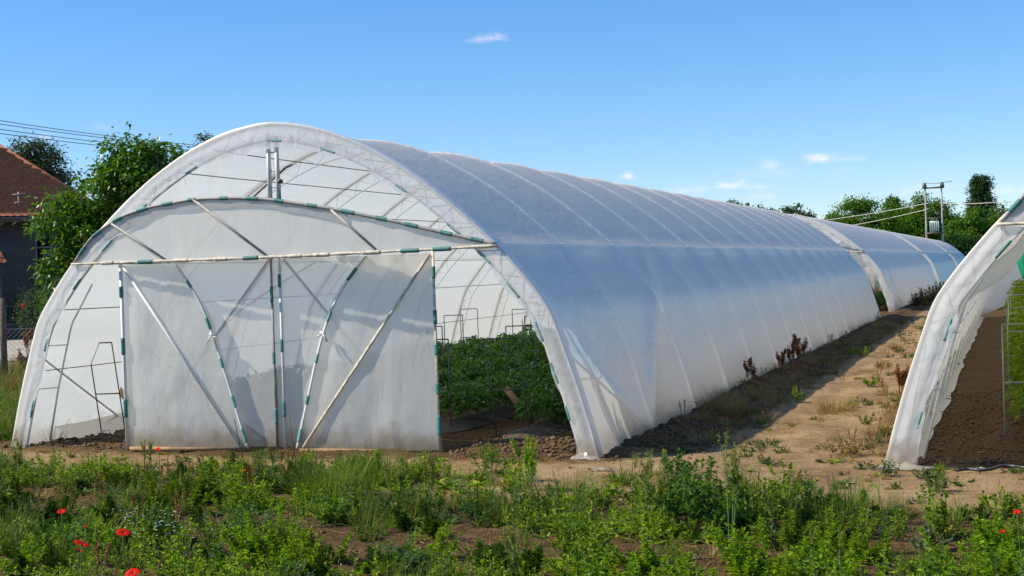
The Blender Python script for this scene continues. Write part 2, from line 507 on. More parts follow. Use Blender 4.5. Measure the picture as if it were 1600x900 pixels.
def wrap_mesh(parent, seed):
    """film pulled round the end truss and clipped to its inner chord"""
    nu = 501
    P = resample(PROF, nu); t = unit(np.gradient(P, axis=0)); nrm = np.stack([-t[:, 1], t[:, 0]], 1)
    s = np.linspace(0, PLEN, nu)
    rows = []
    # from the outside of the cover, over the outer tube, down the face, past the inner chord
    K = 15
    rag = 0.012 + 0.045 * np.clip(fbm(s * 2.3, s * 0 + 2, seed, 3) + 0.15, 0, 1) * 2
    apex = np.exp(-((s - PLEN / 2) / 0.9) ** 2)
    rag = rag + 0.03 * apex
    for k in range(K):
        if k < 3:
            off = 0.006 + 0.004 * (k == 1); y = 0.10 - 0.055 * k
            w = 0
        else:
            q = (k - 3) / (K - 4)
            tot = TRUSS_D + rag
            off = 0.008 - q * tot; y = -0.022 + 0.004 * np.sin(q * 9)
            w = np.sin(PI * min(1, q * 1.15)) * 1.0 + 0.2
        fold = w * (0.005 * fbm(s * 15 + q_(k) * 5 * vnoise(s * 1.2, s * 0, seed + 6) + 1.5 * vnoise(s * 1.5, s * 0, seed), s * 0 + q_(k) * 1.2, seed + 2, 3)) if k >= 3 else 0
        if k >= K - 3: fold = fold + 0.008 * vnoise(s * 14, s * 0 + k * 2.1, seed + 8)
        yy = y - np.abs(fold)
        rows.append(np.stack([P[:, 0] + nrm[:, 0] * off, np.zeros(nu) + yy, P[:, 1] + nrm[:, 1] * off], 1))
    V = np.stack(rows, 1)
    return mesh_np('edge_wrap_film', V.reshape(-1, 3), grid_faces(nu, K), MAT['wrap'], parent, True)


def q_(k): return max(0.0, (k - 3) / 11.0)


def sleeve(parent, P, Q, r=0.021, mat=None, name='clip'):
    """ribbed plastic film clip round a pipe"""
    P = np.asarray(P, float); Q = np.asarray(Q, float)
    mb = MB()
    n = 13
    T = np.linspace(0, 1, n)[:, None]
    pts = P + (Q - P) * T
    rr = r * (1 + 0.12 * (np.arange(n) % 2)); rr[0] *= 0.85; rr[-1] *= 0.85
    mb.tube(pts, rr, 8)
    return mb.build(name, mat or MAT['teal'], parent, False)


BOW = [(-2.362, 1.94), (-2.22, 2.11), (-2.09, 2.23), (-1.76, 2.395), (-1.42, 2.475), (-0.86, 2.53), (-0.40, 2.52), (0, 2.485), (0.69, 2.36), (1.34, 2.21), (1.89, 2.07), (2.38, 1.95)]
BOWP = resample(smooth_poly(resample(BOW, 81), 3), 81)


def polyfilm(name, mat, parent, left, right, nu, nv, y_of, wr, seed, smooth=True):
    """film spanned between two edge curves (x,z), y_of(x,z) gives its plane"""
    A = resample(left, nu); B = resample(right, nu)
    tt = np.linspace(0, 1, nv)[None, :, None]
    XZ = A[:, None, :] * (1 - tt) + B[:, None, :] * tt
    x = XZ[..., 0]; z = XZ[..., 1]
    ed = np.sin(PI * np.linspace(0, 1, nv))[None, :]
    y = y_of(x, z) + wr * ed * fbm(x * 2.2 + z * 1.1, z * 1.3 - x * 2.5, seed, 4) + 0.4 * wr * fbm(x * 9, z * 1.2, seed + 4, 3) * ed
    zt = z.max(); zb = z.min()
    y = y + 0.9 * wr * ed * fbm(x * 13 + 2.5 * (z - zb), z * 0.6, seed + 7, 3) * (np.exp(-(zt - z) / 0.3) + 0.8 * np.exp(-(z - zb) / 0.3))
    V = np.stack([x, y, z], -1)
    return mesh_np(name, V.reshape(-1, 3), grid_faces(nu, nv), mat, parent, smooth)


def door_y(x, back=0.0):
    return 0.050 + (np.asarray(x) + 1.8) * 0.072 + back  # shaped to recede rightwards so the bow panel's shade slopes across the doors


def tube_part(name, pts, r, mat, parent, k=8):
    mb = MB(); mb.tube(np.asarray(pts, float), r, k)
    return mb.build(name, mat, parent, True)


def make_greenhouse(seed, nb=14, detail=True, doors=True):
    root = empty('greenhouse')
    cover_mesh(nb, root, seed)
    t0 = truss_meshes(root, 0.012, MAT['white_tube'], True)
    proto = None
    for k in range(1, nb + 1):
        if proto is None:
            proto = truss_meshes(root, 0.0, MAT['rib_tube']); proto.location = (0, BAY * k, 0); proto.name = 'arch_truss'
        else:
            c = proto.copy(); COL.objects.link(c); c.parent = root; c.location = (0, BAY * k - (0.02 if k == nb else 0), 0)
    wrap_mesh(root, seed + 1)
    # long wires under the film
    for i in WIRE_IDX:
        x, z = PROF[i] - PN[i] * 0.11
        if abs(abs(x) - 2.35) < 0.08: x, z = PROF[i] - PN[i] * 0.045
        mb = MB(); mb.tube([[x, 0.02, z]] + [[x, BAY * (k + .5), z - 0.006] for k in range(nb)] + [[x, nb * BAY - 0.03, z]], 0.005, 4)
        mb.build('wire', MAT['dark_steel'], root)
    # bracing of the end bays
    for s in (-1, 1):
        i1 = prof_at(z=0.98, side=s); i0 = prof_at(z=0.06, side=s); i2 = prof_at(z=1.345, side=s); i3 = prof_at(x=s * 2.38)
        pt = lambda i, y: (PROF[i, 0] - PN[i, 0] * 0.030, y, PROF[i, 1] - PN[i, 1] * 0.030)
        def chord(ia, ya, ib, yb):
            fx = lambda A, i: float(np.interp(i, np.arange(121), A))
            return [(fx(PROF[:, 0] - PN[:, 0] * 0.05, ia + (ib - ia) * q), ya + (yb - ya) * q, fx(PROF[:, 1] - PN[:, 1] * 0.05, ia + (ib - ia) * q)) for q in np.linspace(0, 1, 9)]
        mb = MB(); mb.tube(chord(i1, 0.05, i0, BAY * 0.97), 0.012, 6); mb.build('wall_brace', MAT['rib_tube'], root)
        mb = MB(); mb.tube(chord(i0, BAY * 1.03, i2, BAY * 1.97) + chord(i2, BAY * 1.97, i3, BAY * 2.6)[1:], 0.012, 6); mb.build('wall_brace', MAT['white_tube'], root)
    # rear end closed with film
    PR = resample(PROF, 61)
    V = [[x * 0.995, nb * BAY - 0.05, z - 0.01] for x, z in PR] + [[x * 0.6, nb * BAY - 0.06, 1.1 + z * 0.3] for x, z in PR] + [[0, nb * BAY - 0.06, 1.4]]
    n = len(PR)
    q = [[i, i + 1, n + i + 1, n + i] for i in range(n - 1)]; tr = [[n + i, n + i + 1, 2 * n] for i in range(n - 1)]
    tr += [[0, n, 2 * n], [n - 1, 2 * n, 2 * n - 1]]
    mesh_np('rear_film', V, [np.array(q), np.array(tr)], MAT['bow'], root)
    if detail:
        gable(root, seed, doors)
    return root


def gable(root, seed, doors=True):
    rs = random.Random(seed)
    # bow panel over the doors
    bp3 = np.stack([BOWP[:, 0], np.full(81, -0.03), BOWP[:, 1]], 1)
    tube_part('bow_pipe', bp3, 0.017, MAT['steel'], root)
    A = np.array([-2.385, -0.045, 1.932]); B = np.array([2.40, -0.045, 1.935])
    mb = MB(); n = 60; T = np.linspace(0, 1, n)[:, None]
    pts = A + (B - A) * T; pts[:, 2] -= 0.014 * np.sin(PI * T[:, 0]) + 0.002 * fbm(T[:, 0] * 30, T[:, 0] * 0, seed, 2)
    rr = 0.012 + 0.005 * (fbm(T[:, 0] * 40, T[:, 0] * 0, seed + 1, 2) > 0.05)
    mb.tube(pts, rr, 8); mb.build('lintel_pipe', MAT['cream_tube'], root, True)
    low = np.stack([np.linspace(-2.36, 2.38, 81), np.full(81, 1.93)], 1)
    polyfilm('bow_panel_film', MAT['bow'], root, BOWP, low, 81, 16, lambda x, z: -0.012 + 0 * x, 0.008, seed + 20)
    # doubled, uneven strip hanging from the bow
    hem = BOWP.copy(); depth = np.minimum(0.06 + 0.055 * (1 + vnoise(BOWP[:, 0] * 3.3, BOWP[:, 0] * 0, seed + 2)), 0.65 * np.maximum(BOWP[:, 1] - 1.95, 0))
    hem[:, 1] -= depth
    m = BOWP[:, 0] < 0.9
    polyfilm('bow_hem_film', MAT['hem'], root, BOWP[m], hem[m], int(m.sum()) * 2, 6, lambda x, z: -0.027 + 0 * x, 0.004, seed + 21)
    for (a, b) in (((-1.862, 2.33), (-1.173, 1.91)), ((-0.861, 2.527), (-0.013, 1.92)), ((0.694, 2.347), (1.157, 1.949))):
        tube_part('bow_brace', [(a[0], -0.038, a[1]), (b[0], -0.038, b[1])], 0.013, MAT['steel'], root)
    for t in (0.025, 0.075, 0.14, 0.20, 0.265, 0.33, 0.40, 0.465, 0.535, 0.60, 0.68, 0.75, 0.82, 0.895, 0.95):
        p = bp3[int(t * 80)]; q2 = bp3[min(80, int(t * 80) + 3)]
        d = unit(q2 - p) * rs.uniform(0.10, 0.16)
        sleeve(root, p - d * 0.1, p + d * 0.9, 0.0195)
    for x in (-2.0, -1.55, -1.12, -0.62, -0.30, 0.22, 0.50, 1.02, 1.42, 1.75):
        z = 1.933 - 0.014 * math.cos(x / 2.4 * PI / 2)
        sleeve(root, (x, -0.045, z), (x + rs.uniform(0.14, 0.2), -0.045, z), 0.0195, MAT['teal'] if rs.random() < 0.6 else MAT['cream_tube'])
    # clips on the inner chord of the end arch
    pi = offset_prof(TRUSS_D)
    s_i = np.array([5, 14, 24, 31, 38, 47, 60, 68, 79, 87, 92, 97, 103, 108, 113])
    for k, i in enumerate(s_i):
        i = int(i); p = np.array([pi[i, 0], -0.013, pi[i, 1]]); q2 = np.array([pi[i + 2, 0], -0.013, pi[i + 2, 1]])
        d = unit(q2 - p) * rs.uniform(0.13, 0.2)
        sleeve(root, p, p + d, 0.012, MAT['teal'] if abs(p[0]) > 2.3 and rs.random() < 0.5 else MAT['teal_pale'])
    # short ladder post under the ridge
    mb = MB()
    mb.bar((0.0, 0.01, 2.47), (-0.002, 0.01, 3.13), 0.035, 0.03); mb.bar((0.095, 0.01, 2.47), (0.09, 0.01, 3.10), 0.03, 0.03)
    for z in (2.60, 2.76, 2.94): mb.bar((0.0, 0.01, z), (0.095, 0.01, z), 0.014, 0.014)
    lp = mb.build('ridge_post', MAT['white_tube'], root)
    mb = MB(); mb.tube([(-0.27, 0.10, 2.51), (0.16, 0.06, 2.79), (0.24, 0.04, 2.81)], 0.009, 6); mb.build('crank_rod', MAT['dark_steel'], root)
    mb = MB(); mb.tube([(0.125, 0.02, 2.655), (0.125, -0.02, 2.655)], 0.022, 8); mb.tube([(0.12, 0.0, 2.45), (0.12, 0, 2.66)], 0.007, 6)
    mb.build('latch_knob', MAT['dark_steel'], root)
    # one vertical web strut to the foot at each side, just inside the end arch
    for s in (-1,):
        P = [PROF[prof_at(z=z, side=s)] for z in (0.02, 0.6, 1.2, 1.34, 1.7)]
        mb = MB(); mb.tube([(x + 0.28 * (1 - 0.12 * z), 0.24, z) for (x, z) in P], 0.011, 6)
        for z in (0.62, 1.08): 
            x = PROF[prof_at(z=z, side=s)][0]; mb.tube([(x + 0.12, 0.03, z), (x + 0.26, 0.24, z)], 0.007, 5)
        mb.build('side_strut', MAT['rib_tube'], root)
    if not doors: return
    before = set(bpy.data.objects)
    for s, xo, edge in ((-1, -1.81, [(-1.156, 1.885), (-1.0, 1.66), (-0.87, 1.447), (-0.76, 1.15), (-0.667, 0.865), (-0.53, 0.43), (-0.407, 0.02)]),
                        (1, 1.68, [(0.985, 1.90), (0.78, 1.68), (0.60, 1.42), (0.48, 1.14), (0.39, 0.86), (0.27, 0.44), (0.15, 0.02)])):
        xi = -0.075 if s < 0 else 0.03
        nm = 'door'
        # fixed rear panel
        d = empty('door_panel', (0, 0, 0)); d.parent = root
        L0 = [(xo, 0.02), (xo, 1.90)]; R0 = [(xi, 0.03), (xi, 1.91)]
        polyfilm('panel_film', MAT['door'], d, L0, R0, 30, 30, lambda x, z: door_y(x, 0.045), 0.014, seed + 30 + s)
        br = [(xi + s * 0.03, 1.90), (s * 1.70 if s < 0 else 1.64, 0.06)]
        tube_part('panel_brace', [(x, float(door_y(x, 0.062)), z) for x, z in br], 0.014, MAT['cream_tube'], d)
        br = [(xi + s * 0.05, 0.05), (xo - s * 0.06, 1.15)]
        tube_part('panel_brace', [(x, float(door_y(x, 0.064)), z) for x, z in br], 0.012, MAT['cream_tube'], d)
        # loose leaf in front with a bent inner edge
        lf = empty('door_leaf', (0, 0, 0)); lf.parent = root
        E_ = resample(smooth_poly(resample(edge, 40), 4), 40)[::-1]
        E2 = E_.copy(); E2[:, 0] += -s * (0.015 + 0.03 * (1 + vnoise(E_[:, 1] * 5, E_[:, 1] * 0, seed + s)) * np.sin(PI * np.linspace(0.15, 1, 40)))
        OUT = np.stack([np.full(40, xo - s * 0.0), np.linspace(0.0, 1.90, 40)], 1)
        OUT[:, 0] += s * (0.05 * np.clip((0.6 - OUT[:, 1]) / 0.6, 0, 1) + 0.01 * vnoise(OUT[:, 1] * 4, OUT[:, 1] * 0, seed))
        polyfilm('leaf_film', MAT['door'], lf, OUT, E2, 60, 36, lambda x, z: door_y(x, -0.012), 0.016, seed + 40 + s)
        e3 = [(x, float(door_y(x, -0.028)), z) for x, z in E_]
        tube_part('leaf_edge_pipe', e3, 0.014, MAT['white_tube'], lf)
        for t in (0.07, 0.25, 0.46, 0.66, 0.88):
            i = int(t * 39); p = np.array(e3[i]); q2 = np.array(e3[min(39, i + 3)]); dd = unit(q2 - p) * rs.uniform(0.09, 0.16)
            sleeve(root, p - dd * .3, p + dd * .7, 0.0175, MAT['teal'] if rs.random() < 0.7 else MAT['teal_pale'])
        a = (xo - s * 0.02, 1.89); b = (-0.48, 0.03) if s < 0 else (0.215, 0.03)
        tube_part('leaf_brace', [(x, float(door_y(x, -0.027)), z) for x, z in (a, b)], 0.0145, MAT['white_tube'] if s < 0 else MAT['cream_tube'], lf)
        # handle tied on the bent edge
        hi = 23 if s < 0 else 22
        hp = np.array(e3[hi])
        mb = MB(); mb.bar(hp + (0.0, -0.03, 0.02), hp + (0.05 * -s * -1, -0.05, -0.07), 0.03, 0.012); mb.tube([hp + (0, -.02, 0), hp + (-s * 0.06, -0.06, -0.02)], 0.008, 6)
        mb.tube([hp + (-0.03, -0.03, 0.02), hp + (0.035, -0.035, 0.0)], 0.012, 6)
        mb.build('door_handle', MAT['white_tube'], lf)
        # outer post
        xp = xo + s * 0.012
        mb = MB(); mb.bar((xp, float(door_y(xp, -0.02)), 0.0), (xp, float(door_y(xp, -0.02)), 1.93), 0.028, 0.026)
        po = mb.build('door_post', MAT['cream_tube'] if s > 0 else MAT['white_tube'], root)
        for z in (0.16, 0.55, 0.93, 1.22, 1.66) if s > 0 else (0.33, 0.98, 1.57):
            y = float(door_y(xp, -0.028)); sleeve(root, (xp, y, z), (xp, y, z + rs.uniform(0.10, 0.19)), 0.020, MAT['teal'] if rs.random() < .7 else MAT['teal_pale'])
    # paired centre posts with a strip of film between
    for x in (-0.075, 0.018):
        mb = MB(); mb.bar((x, float(door_y(x, 0.0)), 0.0), (x + 0.004, float(door_y(x, 0.0)), 1.92), 0.024, 0.024)
        mb.build('centre_post', MAT['steel'] if x < 0 else MAT['white_tube'], root)
        for z in ((0.26, 0.86, 1.47) if x < 0 else (0.33, 0.98, 1.62)):
            y = float(door_y(x, -0.006)); sleeve(root, (x, y, z), (x, y, z + rs.uniform(0.1, 0.17)), 0.018)
    polyfilm('centre_strip_film', MAT['wrap'], root, [(-0.06, 0.03), (-0.06, 1.9)], [(0.045, 0.03), (0.045, 1.9)], 30, 5, lambda x, z: door_y(x, 0.02), 0.01, seed + 50)
    mb = MB(); mb.bar((-1.78, float(door_y(-1.78, -0.03)), 0.012), (-0.42, float(door_y(-0.42, -0.03)), 0.008), 0.05, 0.035); mb.build('sill_board', MAT['wood'], root)
    mb = MB(); mb.bar((0.18, float(door_y(0.18, -0.03)), 0.008), (1.66, float(door_y(1.66, -0.03)), 0.0), 0.05, 0.03); mb.build('sill_board', MAT['wood'], root)
    shift_doors([o for o in bpy.data.objects if o not in before])


def relabel(root, label, group, loc):
    root.location = loc
    tag(root, label, 'greenhouse', group)
    return root


def shift_doors(objs):
    """doors are tilted in depth to shape the shade on them; deeper points shift left"""
    for o in objs:
        if o.type != 'MESH': continue
        n_ = len(o.data.vertices); co = np.empty(n_ * 3, np.float32); o.data.vertices.foreach_get('co', co)
        co = co.reshape(-1, 3); co[:, 0] -= 0.40 * np.clip(co[:, 1] - 0.05, 0, None); o.data.vertices.foreach_set('co', co.ravel()); o.data.update()


GRP = 'polythene tunnel greenhouses standing in two rows'
gh = make_greenhouse(3)
relabel(gh, 'large white polythene tunnel greenhouse with two film doors in the middle of the photo', GRP, (0, 0, 0))
for k, y in enumerate((31.26, 60.56, 90.2)):
    c = copy_tree(gh)
    relabel(c, ['white tunnel greenhouse directly behind the large one, its open end showing in the gap',
                'tunnel greenhouse third in the left row, below the transformer pole',
                'farthest tunnel greenhouse of the left row, only its rounded end against dark trees'][k], GRP, (0, y, 0))
RX = 9.03
ghr = make_greenhouse(11)
relabel(ghr, 'nearest right-hand tunnel greenhouse, cut off by the edge of the photo, brown soil inside', GRP, (RX, -0.15, 0))
c = copy_tree(ghr)
relabel(c, 'far right-hand tunnel greenhouse glimpsed as a pale curved edge behind the near one', GRP, (RX, 31.0, 0))

# inner loose drape and ground skirt of the right-hand house
def skirt(parent, name, x_in, y0, y1, side, seed, spread):
    ny = int((y1 - y0) / 0.09); nu = 9
    ys = np.linspace(y0, y1, ny)
    U, Y = np.meshgrid(np.linspace(0, 1, nu), ys, indexing='ij')
    w = spread * (1 + 0.22 * fbm(Y * 0.8, Y * 0, seed, 2))
    X = x_in + side * (U * w)
    Z = 0.16 * (1 - U) ** 1.6 + 0.012 + 0.02 * np.abs(fbm(Y * 1.2, U * 2.2, seed + 4, 2)) * (0.4 + U)
    return mesh_np(name, np.stack([X, Y, Z], -1).reshape(-1, 3), grid_faces(nu, ny), MAT['mulch_pale'], parent, True)

MAT['mulch_pale'] = film_mat('ground_skirt_film', transp=0.1, trans=0.3, col=(0.34, 0.30, 0.24), wrinkle=0.8)
skirt(ghr, 'ground_skirt_film', -3.24, 0.15, 26.0, 1, 5, 0.22)
skirt(gh, 'ground_skirt_film', -3.24, 0.55, 20.0, 1, 6, 0.42)
# loose inner sheet gathered on the left wall of the right-hand house
nu, ny = 26, 60
U, Yy = np.meshgrid(np.linspace(0, 1, nu), np.linspace(0.05, 5.5, ny), indexing='ij')
i0, i1 = prof_at(z=1.05, side=-1), prof_at(z=2.25, side=-1)
idx = i0 + U * (i1 - i0)
Xp = np.interp(idx, np.arange(121), PROF[:, 0]); Zp = np.interp(idx, np.arange(121), PROF[:, 1])
droop = 0.20 + 0.10 * np.sin(Yy * 0.9) + 0.05 * fbm(Yy * 1.1, U * 2.2, 3, 3) + 0.03 * np.sin(U * 11 + Yy * 1.2)
droop = droop * (0.25 + 0.75 * np.sin(PI * U))
mesh_np('loose_inner_film', np.stack([Xp + droop * 0.9 + 0.02, Yy, Zp - droop * 0.5], -1).reshape(-1, 3), grid_faces(nu, ny), MAT['cover'], ghr, True,
        {'rib': np.zeros(nu * ny)})
# crumpled film tails at the near feet
def film_tail(parent, cx, cy, r, seed):
    n = 14; A = np.linspace(0, 2 * PI, 18); V = []
    for i in range(8):
        q = i / 7
        for a in A:
            rr = r * q * (1 + 0.35 * float(vnoise(a * 2 + 3, q * 3, seed)))
            V.append([cx + rr * math.cos(a), cy + rr * 0.6 * math.sin(a), 0.05 * (1 - q) ** 1.2 + 0.012 * float(vnoise(math.cos(a) * 3, math.sin(a) * 3 + q * 2, seed + 3)) + 0.012])
    return mesh_np('film_tail', V, grid_faces(8, 18), MAT['wrap'], parent, True)
film_tail(gh, 3.16, -0.03, 0.16, 3); film_tail(ghr, -3.12, -0.03, 0.20, 9)

# ------------------------------------------------------------------ ground
def axis_pts(segs):
    """segs: list of (start, end, step)"""
    out = []
    for a, b, s in segs:
        out += list(np.arange(a, b - s * 0.3, s))
    out.append(segs[-1][1])
    return np.array(out)


def geo(a, b, s0, g=1.25):
    out = [a]; s = s0
    sign = 1 if b > a else -1
    while (out[-1] - b) * sign < 0:
        out.append(out[-1] + sign * s); s *= g
    out[-1] = b
    return np.array(out[1:])

xs = np.concatenate([geo(-9, -1500, 0.3)[::-1], np.arange(-9, -4.5, 0.09), np.arange(-4.5, 9.0, 0.042), np.arange(9.0, 13, 0.1), geo(13, 1500, 0.3)])
ys = np.concatenate([geo(-9, -600, 0.3)[::-1], np.arange(-9, -5.6, 0.1), np.arange(-5.6, 2.6, 0.042), np.arange(2.6, 8, 0.07), np.arange(8, 30, 0.16), np.arange(30, 60, 0.5), geo(60, 2500, 0.8, 1.2)])


ROWS = (-2.75, -1.6, -0.2, 1.0, 2.1)


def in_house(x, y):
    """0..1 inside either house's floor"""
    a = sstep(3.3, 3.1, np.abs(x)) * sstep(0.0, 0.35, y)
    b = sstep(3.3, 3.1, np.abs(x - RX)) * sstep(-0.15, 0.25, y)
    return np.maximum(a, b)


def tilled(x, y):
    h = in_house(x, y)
    bankl_shade = sstep(4.35, 3.9, x) * sstep(2.9, 3.2, x) * sstep(0.0, 0.8, y)  # bank soil; its dark strip also paints in the tunnel's cast shade
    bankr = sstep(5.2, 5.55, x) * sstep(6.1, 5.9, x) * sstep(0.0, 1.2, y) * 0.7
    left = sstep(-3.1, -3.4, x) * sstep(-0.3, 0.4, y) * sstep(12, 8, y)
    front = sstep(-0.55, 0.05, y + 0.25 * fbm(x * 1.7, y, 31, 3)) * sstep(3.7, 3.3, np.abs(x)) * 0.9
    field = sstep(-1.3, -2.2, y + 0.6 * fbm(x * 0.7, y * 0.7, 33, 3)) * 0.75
    return np.clip(np.maximum.reduce([h, bankl_shade, bankr, left, front, field]), 0, 1)


def ground_h(x, y):
    t = tilled(x, y)
    near = sstep(60, 25, np.abs(y)) * sstep(60, 25, np.abs(x))
    h = 0.018 * fbm(x * 0.8, y * 0.8, 1, 3) + 0.006 * fbm(x * 4, y * 4, 2, 3)
    h = h + 0.034 * np.abs(fbm(x * 1.7, y * 2.6, 21, 4)) - 0.030 * (np.exp(-((x - 4.55 - 0.1 * vnoise(y * 0.5, y * 0, 9)) / 0.13) ** 2) + np.exp(-((x - 5.35 - 0.1 * vnoise(y * 0.5, y * 0, 19)) / 0.13) ** 2)) * sstep(0, 2, y)
    h = h + t * (0.030 * fbm(x * 2.6, y * 2.6, 4, 3) + 0.026 * np.abs(fbm(x * 7, y * 7, 5, 3)))
    # soil heaped against the film
    for cx in (3.52, RX - 3.5):
        h = h + 0.10 * np.exp(-((x - cx) / 0.22) ** 2) * sstep(0.3, 1.6, y) * (1 + 0.5 * fbm(x * 3, y * 1.4, 8, 2)) * (1 if cx < 4 else 0.5)
    h = h + 0.07 * np.exp(-((x + 3.55) / 0.25) ** 2) * sstep(0.3, 1.6, y)
    # beds
    hb = 0
    for r in ROWS:
        hb = hb + 0.06 * np.exp(-((x - r) / 0.28) ** 2)
    h = h + hb * sstep(0.9, 1.4, y) * sstep(29, 27, y)
    h = h + 0.10 * sstep(6.45, 6.75, x) * sstep(0.35, 1.1, y) * sstep(12.5, 12, x)
    # ridge of clods in front of the openings
    h = h + 0.06 * np.exp(-((y - 0.5) / 0.28) ** 2) * (sstep(-3.0, -2.7, x) * sstep(-1.8, -2.1, x) + sstep(1.8, 2.0, x) * sstep(3.0, 2.8, x)) * (1 + 0.8 * fbm(x * 5, y * 5, 12, 3))
    return h * near - 0.012


XG, YG = np.meshgrid(xs, ys, indexing='ij')
HG = ground_h(XG, YG)
TG = tilled(XG, YG)
V = np.stack([XG, YG, HG], -1).reshape(-1, 3)

m, nt, out = mat_new('soil')
tc = nt.nodes.new('ShaderNodeTexCoord'); ob = tc.outputs['Object']
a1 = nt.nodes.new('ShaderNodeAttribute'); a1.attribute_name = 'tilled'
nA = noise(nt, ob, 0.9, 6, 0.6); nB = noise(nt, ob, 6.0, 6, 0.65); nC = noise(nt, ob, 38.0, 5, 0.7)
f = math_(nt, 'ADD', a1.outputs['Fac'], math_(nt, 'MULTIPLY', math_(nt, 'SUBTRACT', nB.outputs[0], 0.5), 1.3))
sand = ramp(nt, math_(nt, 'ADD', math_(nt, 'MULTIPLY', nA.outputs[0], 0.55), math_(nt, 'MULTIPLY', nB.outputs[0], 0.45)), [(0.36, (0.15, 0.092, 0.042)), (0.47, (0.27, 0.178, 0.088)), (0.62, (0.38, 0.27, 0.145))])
dark = ramp(nt, nC.outputs[0], [(0.25, (0.045, 0.026, 0.011)), (0.5, (0.095, 0.056, 0.024)), (0.8, (0.19, 0.12, 0.052))])  # moist soil tone, darkened further to deepen the shade along the wall
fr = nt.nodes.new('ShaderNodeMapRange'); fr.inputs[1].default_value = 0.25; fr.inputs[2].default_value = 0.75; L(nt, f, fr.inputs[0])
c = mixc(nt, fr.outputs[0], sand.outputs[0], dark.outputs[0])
spk = ramp(nt, nC.outputs[0], [(0.36, (0.55, 0.5, 0.45)), (0.5, (1, 1, 1)), (0.70, (1.0, 1, 1)), (0.76, (1.25, 1.2, 1.1))])
mm = nt.nodes.new('ShaderNodeMix'); mm.data_type = 'RGBA'; mm.blend_type = 'MULTIPLY'; mm.inputs[0].default_value = 0.7
L(nt, c, mm.inputs[6]); L(nt, spk.outputs[0], mm.inputs[7])
# far away the ground is rough grass
sepg = nt.nodes.new('ShaderNodeSeparateXYZ'); L(nt, ob, sepg.inputs[0])
dist = nt.nodes.new('ShaderNodeVectorMath'); dist.operation = 'LENGTH'; L(nt, ob, dist.inputs[0])
fz = nt.nodes.new('ShaderNodeMapRange'); fz.inputs[1].default_value = 62; fz.inputs[2].default_value = 110; L(nt, dist.outputs['Value'], fz.inputs[0])
gcol = ramp(nt, nA.outputs[0], [(0.3, (0.05, 0.08, 0.025)), (0.7, (0.12, 0.13, 0.05))])
c2 = mixc(nt, fz.outputs[0], mm.outputs[2], gcol.outputs[0])
p = nt.nodes.new('ShaderNodeBsdfPrincipled'); L(nt, c2, p.inputs['Base Color']); p.inputs['Roughness'].default_value = 0.95
p.inputs['Specular IOR Level'].default_value = 0.15
b = nt.nodes.new('ShaderNodeBump'); b.inputs['Distance'].default_value = 0.05; b.inputs['Strength'].default_value = 1.0
hs = math_(nt, 'ADD', math_(nt, 'MULTIPLY', nB.outputs[0], 0.6), math_(nt, 'MULTIPLY', nC.outputs[0], 0.4))
L(nt, hs, b.inputs['Height']); L(nt, b.outputs[0], p.inputs['Normal']); L(nt, p.outputs[0], out.inputs[0])
MAT['soil'] = m
g = mesh_np('ground', V, grid_faces(len(xs), len(ys)), MAT['soil'], None, True, {'tilled': TG.reshape(-1)})
tag(g, kind='structure')
MAT['clod'] = simple_mat('soil_clod', (0.12, 0.073, 0.034), 0.95, 0, 0.45, 3, 0.8, 60)

# pale gravel road beyond the fence, left
R1 = [gnd(-260, 533), gnd(140, 524), gnd(190, 556), gnd(-260, 578)]
V = [[p_[0], p_[1], 0.012] for p_ in R1]
MAT['gravel'] = simple_mat('pale_gravel', (0.36, 0.32, 0.27), 0.95, 0, 0.25, 1.5, 0.6, 10)
tag(mesh_np('road', V, np.array([[0, 1, 2, 3]]), MAT['gravel']), kind='structure')


def gz(x, y):
    return float(ground_h(np.array([float(x)]), np.array([float(y)]))[0])

# ------------------------------------------------------------------ plant generators (arrays)

def leaves(P, D, Lr, W, up=None, fold=0.15, droop=0.25, rs=rng):
    """rhombus leaves: base P, direction D"""
    n = len(P)
    D = unit(D)
    R = rs.normal(size=(n, 3)) * 0.45 + (np.array([0, 0, 1.0]) if up is None else up)
    S = unit(np.cross(D, R)); Nn = unit(np.cross(S, D))
    Lr = np.broadcast_to(Lr, n)[:, None]; W = np.broadcast_to(W, n)[:, None]
    v0 = P
    v1 = P + D * Lr * 0.45 + S * W * 0.5 - Nn * W * fold * 0
    v3 = P + D * Lr * 0.45 - S * W * 0.5
    mid = P + D * Lr * 0.45 - Nn * W * fold
    v2 = P + D * Lr - np.array([0, 0, 1.0]) * Lr * droop
    V = np.stack([v0, v1, v2, v3, mid], 1).reshape(-1, 3)
    i = np.arange(n)[:, None] * 5
    T = np.concatenate([i + [0, 1, 4], i + [1, 2, 4], i + [2, 3, 4], i + [3, 0, 4]], 0)
    return V, T


def leaves4(P, D, Lr, W, droop=0.2, rs=rng):
    n = len(P); D = unit(D)
    R = rs.normal(size=(n, 3)) * 0.6 + np.array([0, 0, 1.0])
    S = unit(np.cross(D, R))
    Lr = np.broadcast_to(Lr, n)[:, None]; W = np.broadcast_to(W, n)[:, None]
    V = np.stack([P, P + D * Lr * 0.45 + S * W * 0.5, P + D * Lr - np.array([0, 0, 1.0]) * Lr * droop, P + D * Lr * 0.45 - S * W * 0.5], 1).reshape(-1, 3)
    i = np.arange(n)[:, None] * 4
    T = np.concatenate([i + [0, 1, 2], i + [0, 2, 3]], 0)
    return V, T


